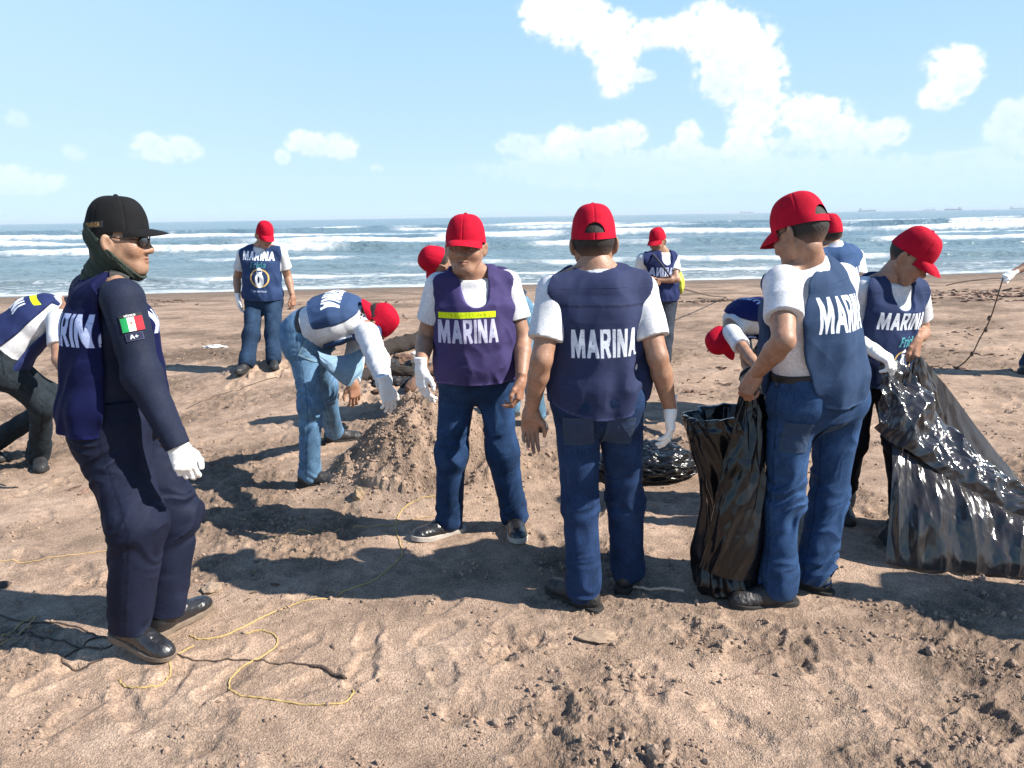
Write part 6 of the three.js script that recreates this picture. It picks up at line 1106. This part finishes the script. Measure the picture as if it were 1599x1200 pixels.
{
  const rows = [[575, 573, 0.13, redwood, 'reddish clump of rotten wood nearest the hanging vest'], [606, 576, 0.1, black, 'black wood chunk between the two bent arms'], [628, 570, 0.12, redwood, 'reddish crumbling wood chunk in the middle of the pile'], [648, 575, 0.1, black, 'black wood chunk under the white scrap'], [664, 583, 0.11, bark, 'dark brown wood chunk near the bare forearm'], [678, 606, 0.1, redwood, 'reddish wood chunk behind the gloved wrist'], [590, 604, 0.08, bark, 'small dark brown wood chunk beside the long sleeve'], [622, 604, 0.1, black, 'black wood chunk low on the far side of the mound'], [652, 556, 0.06, phys({ color: rgb(0.55, 0.53, 0.5), roughness: 0.7 }), 'white scrap of litter on the driftwood pile'], [596, 617, 0.07, redwood, 'small reddish lump by the bare hand of the bent man']];
  rows.forEach(([x, y, r, m, lab], i) => { const g = lump(r, 1.3, 0.7, 1, i * 3.7, 0.6), c = gl(x, y, r * 0.3); g.rotateY(i * 1.3); g.translate(c.x, c.y, c.z); single(i === 8 ? 'litter_scrap' : 'wood_chunk', g, m, lab, i === 8 ? 'litter' : 'driftwood', i === 8 ? null : 'driftwood behind the sand mound'); });
}
{
  const L = [[560, 776, 0.05, [0.4, 0.3, 0.2], 'pale stub of wood at the foot of the mound', 0.6, 1.8], [934, 996, 0.055, [0.46, 0.34, 0.25], 'flat sand-coloured stone in the foreground below the middle pair', 1.4, 0.5], [330, 920, 0.045, [0.42, 0.32, 0.24], 'rounded sandy clod beside the knee of the officer', 1, 0.9], [4, 914, 0.03, [0.12, 0.09, 0.08], 'dark pebble at the left edge', 1, 0.9], [630, 548, 0.03, [0.5, 0.48, 0.45], 'white pebble beside the driftwood log', 1, 0.7]];
  L.forEach(([x, y, r, c, lab, sx, sy], i) => { const g = lump(r, sx, sy * 0.6, 1, i * 5.1 + 2, 0.4), q = gl(x, y, r * 0.12); q.y = sandAt(q) + r * 0.1; g.translate(q.x, q.y, q.z); single('stone', g, std({ color: rgb(...c), roughness: 0.95, map: rep(sandTex, 3) }), lab, 'stone'); });
  const g = lump(0.09, 1.5, 0.3, 0.6, 3.3, 0.7), q = gl(335, 544, 0.02); g.translate(q.x, q.y, q.z); single('litter_scrap', g, std({ color: rgb(0.7, 0.7, 0.68), roughness: 0.7 }), 'white scrap of litter on the open sand beside the standing man', 'litter');
}
// seaweed and twigs left by the tide
{
  const R = rng(41), list = [];
  const put = (x, y, n, sx, sy, s) => { for (let i = 0; i < n; i++) { const p = ground(x + (R() + R() - 1) * sx, y + (R() + R() - 1) * sy); if (noise(p.x * 1.1, p.z * 2.2, 3) + (R() - 0.5) * 0.5 > -0.05) list.push([p, s * (0.4 + R() * R() * 1.8)]); } };
  put(1540, 462, 620, 150, 12, 0.05); put(1430, 466, 160, 70, 9, 0.045); put(1130, 471, 300, 130, 6, 0.042); put(270, 472, 60, 40, 5, 0.06); put(560, 474, 90, 120, 5, 0.05); put(100, 470, 60, 90, 5, 0.05); put(600, 500, 60, 160, 14, 0.05); put(1480, 575, 90, 80, 10, 0.03); put(1500, 530, 90, 110, 40, 0.03); put(330, 545, 60, 60, 20, 0.035); put(1120, 590, 70, 70, 60, 0.03); put(1180, 560, 60, 90, 50, 0.03);
  put(150, 780, 60, 170, 90, 0.022); put(330, 690, 50, 80, 60, 0.025); put(860, 1060, 60, 600, 110, 0.012); put(450, 930, 40, 200, 60, 0.014); put(1400, 720, 60, 150, 90, 0.02);
  const g = lump(1, 1.3, 0.28, 0.3, 1.7, 0.7, 1), o = new THREE.InstancedMesh(g, std({ color: 0xffffff, roughness: 0.95 }), list.length), M = new THREE.Matrix4(), Q = new THREE.Quaternion();
  list.forEach(([p, s], i) => { Q.setFromEuler(new THREE.Euler((R() - 0.5) * 0.7, R() * 6.3, (R() - 0.5) * 0.7)); M.compose(V(p.x, land(p.x, p.z) + (p.z > -12 ? sandDetail(p.x, p.z) : 0) + s * 0.12, p.z), Q, V(s, s, s)); o.setMatrixAt(i, M); const k = 0.5 + R(); o.setColorAt(i, rgb(0.13 * k, 0.08 * k, 0.06 * k)); });
  o.name = 'seaweed_debris'; o.userData = { kind: 'stuff', label: 'brown seaweed and twigs left by the tide along the beach' }; o.castShadow = o.receiveShadow = true; scene.add(o);
}
// ---------------------------------------------------------------- ships at anchor
{
  const hullM = std({ color: rgb(0.10, 0.11, 0.14), roughness: 0.7 }), deckM = std({ color: rgb(0.35, 0.36, 0.38), roughness: 0.7 }), redM = std({ color: rgb(0.16, 0.07, 0.06), roughness: 0.7 });
  const ship = (x, D, len, dir, label) => {
    const r = ray(x, 330), X = r.x / -r.z * D, o = thing('cargo_ship', label, 'ship', 'ships at anchor on the horizon', V(X, SEA, -D)), w = len * 0.15, h = len * 0.075;
    const s = new THREE.Shape(); s.moveTo(-len / 2, 0); s.lineTo(-len / 2 - len * 0.02, h); s.lineTo(len / 2 + len * 0.05, h * 1.25); s.lineTo(len / 2, 0); s.closePath();
    const g = new THREE.ExtrudeGeometry(s, { depth: w, bevelEnabled: true, bevelSize: 0.5, bevelThickness: 1.5, bevelSegments: 1 }); g.translate(0, -0.5, -w / 2); g.scale(dir, 1, 1); part('hull', g, hullM, o);
    const tower = new THREE.BoxGeometry(len * 0.09, h * 1.7, w * 0.8); tower.translate(-len * 0.4 * dir, h * 1.8, 0); part('superstructure', tower, deckM, o);
    const fun = new THREE.CylinderGeometry(len * 0.014, len * 0.018, h * 0.8, 12); fun.translate(-len * 0.46 * dir, h * 2.5, 0); part('funnel', fun, redM, o);
    for (const q of [-0.16, 0.06, 0.28]) { const c = new THREE.BoxGeometry(len * 0.012, h * 1.4, len * 0.012); c.translate(len * q * dir, h * 1.8, 0); const b = new THREE.BoxGeometry(len * 0.1, h * 0.12, len * 0.01); b.translate(len * (q + 0.03) * dir, h * 2.3, 0); part('crane', mergeGeometries([c, b]), deckM, o); }
  };
  ship(1354, 6200, 128, 1, 'dark cargo ship on the horizon, longest of those left of the far right cap'); ship(1452, 8200, 110, -1, 'small faint cargo ship on the horizon between two larger ones'); ship(1489, 6400, 126, -1, 'dark cargo ship on the horizon above the surf at right'); ship(1588, 7000, 120, 1, 'faint cargo ship on the horizon at the right edge'); ship(1166, 9000, 140, 1, 'faintest cargo ship on the horizon left of the stout man');
}
renderer.render(scene, camera);
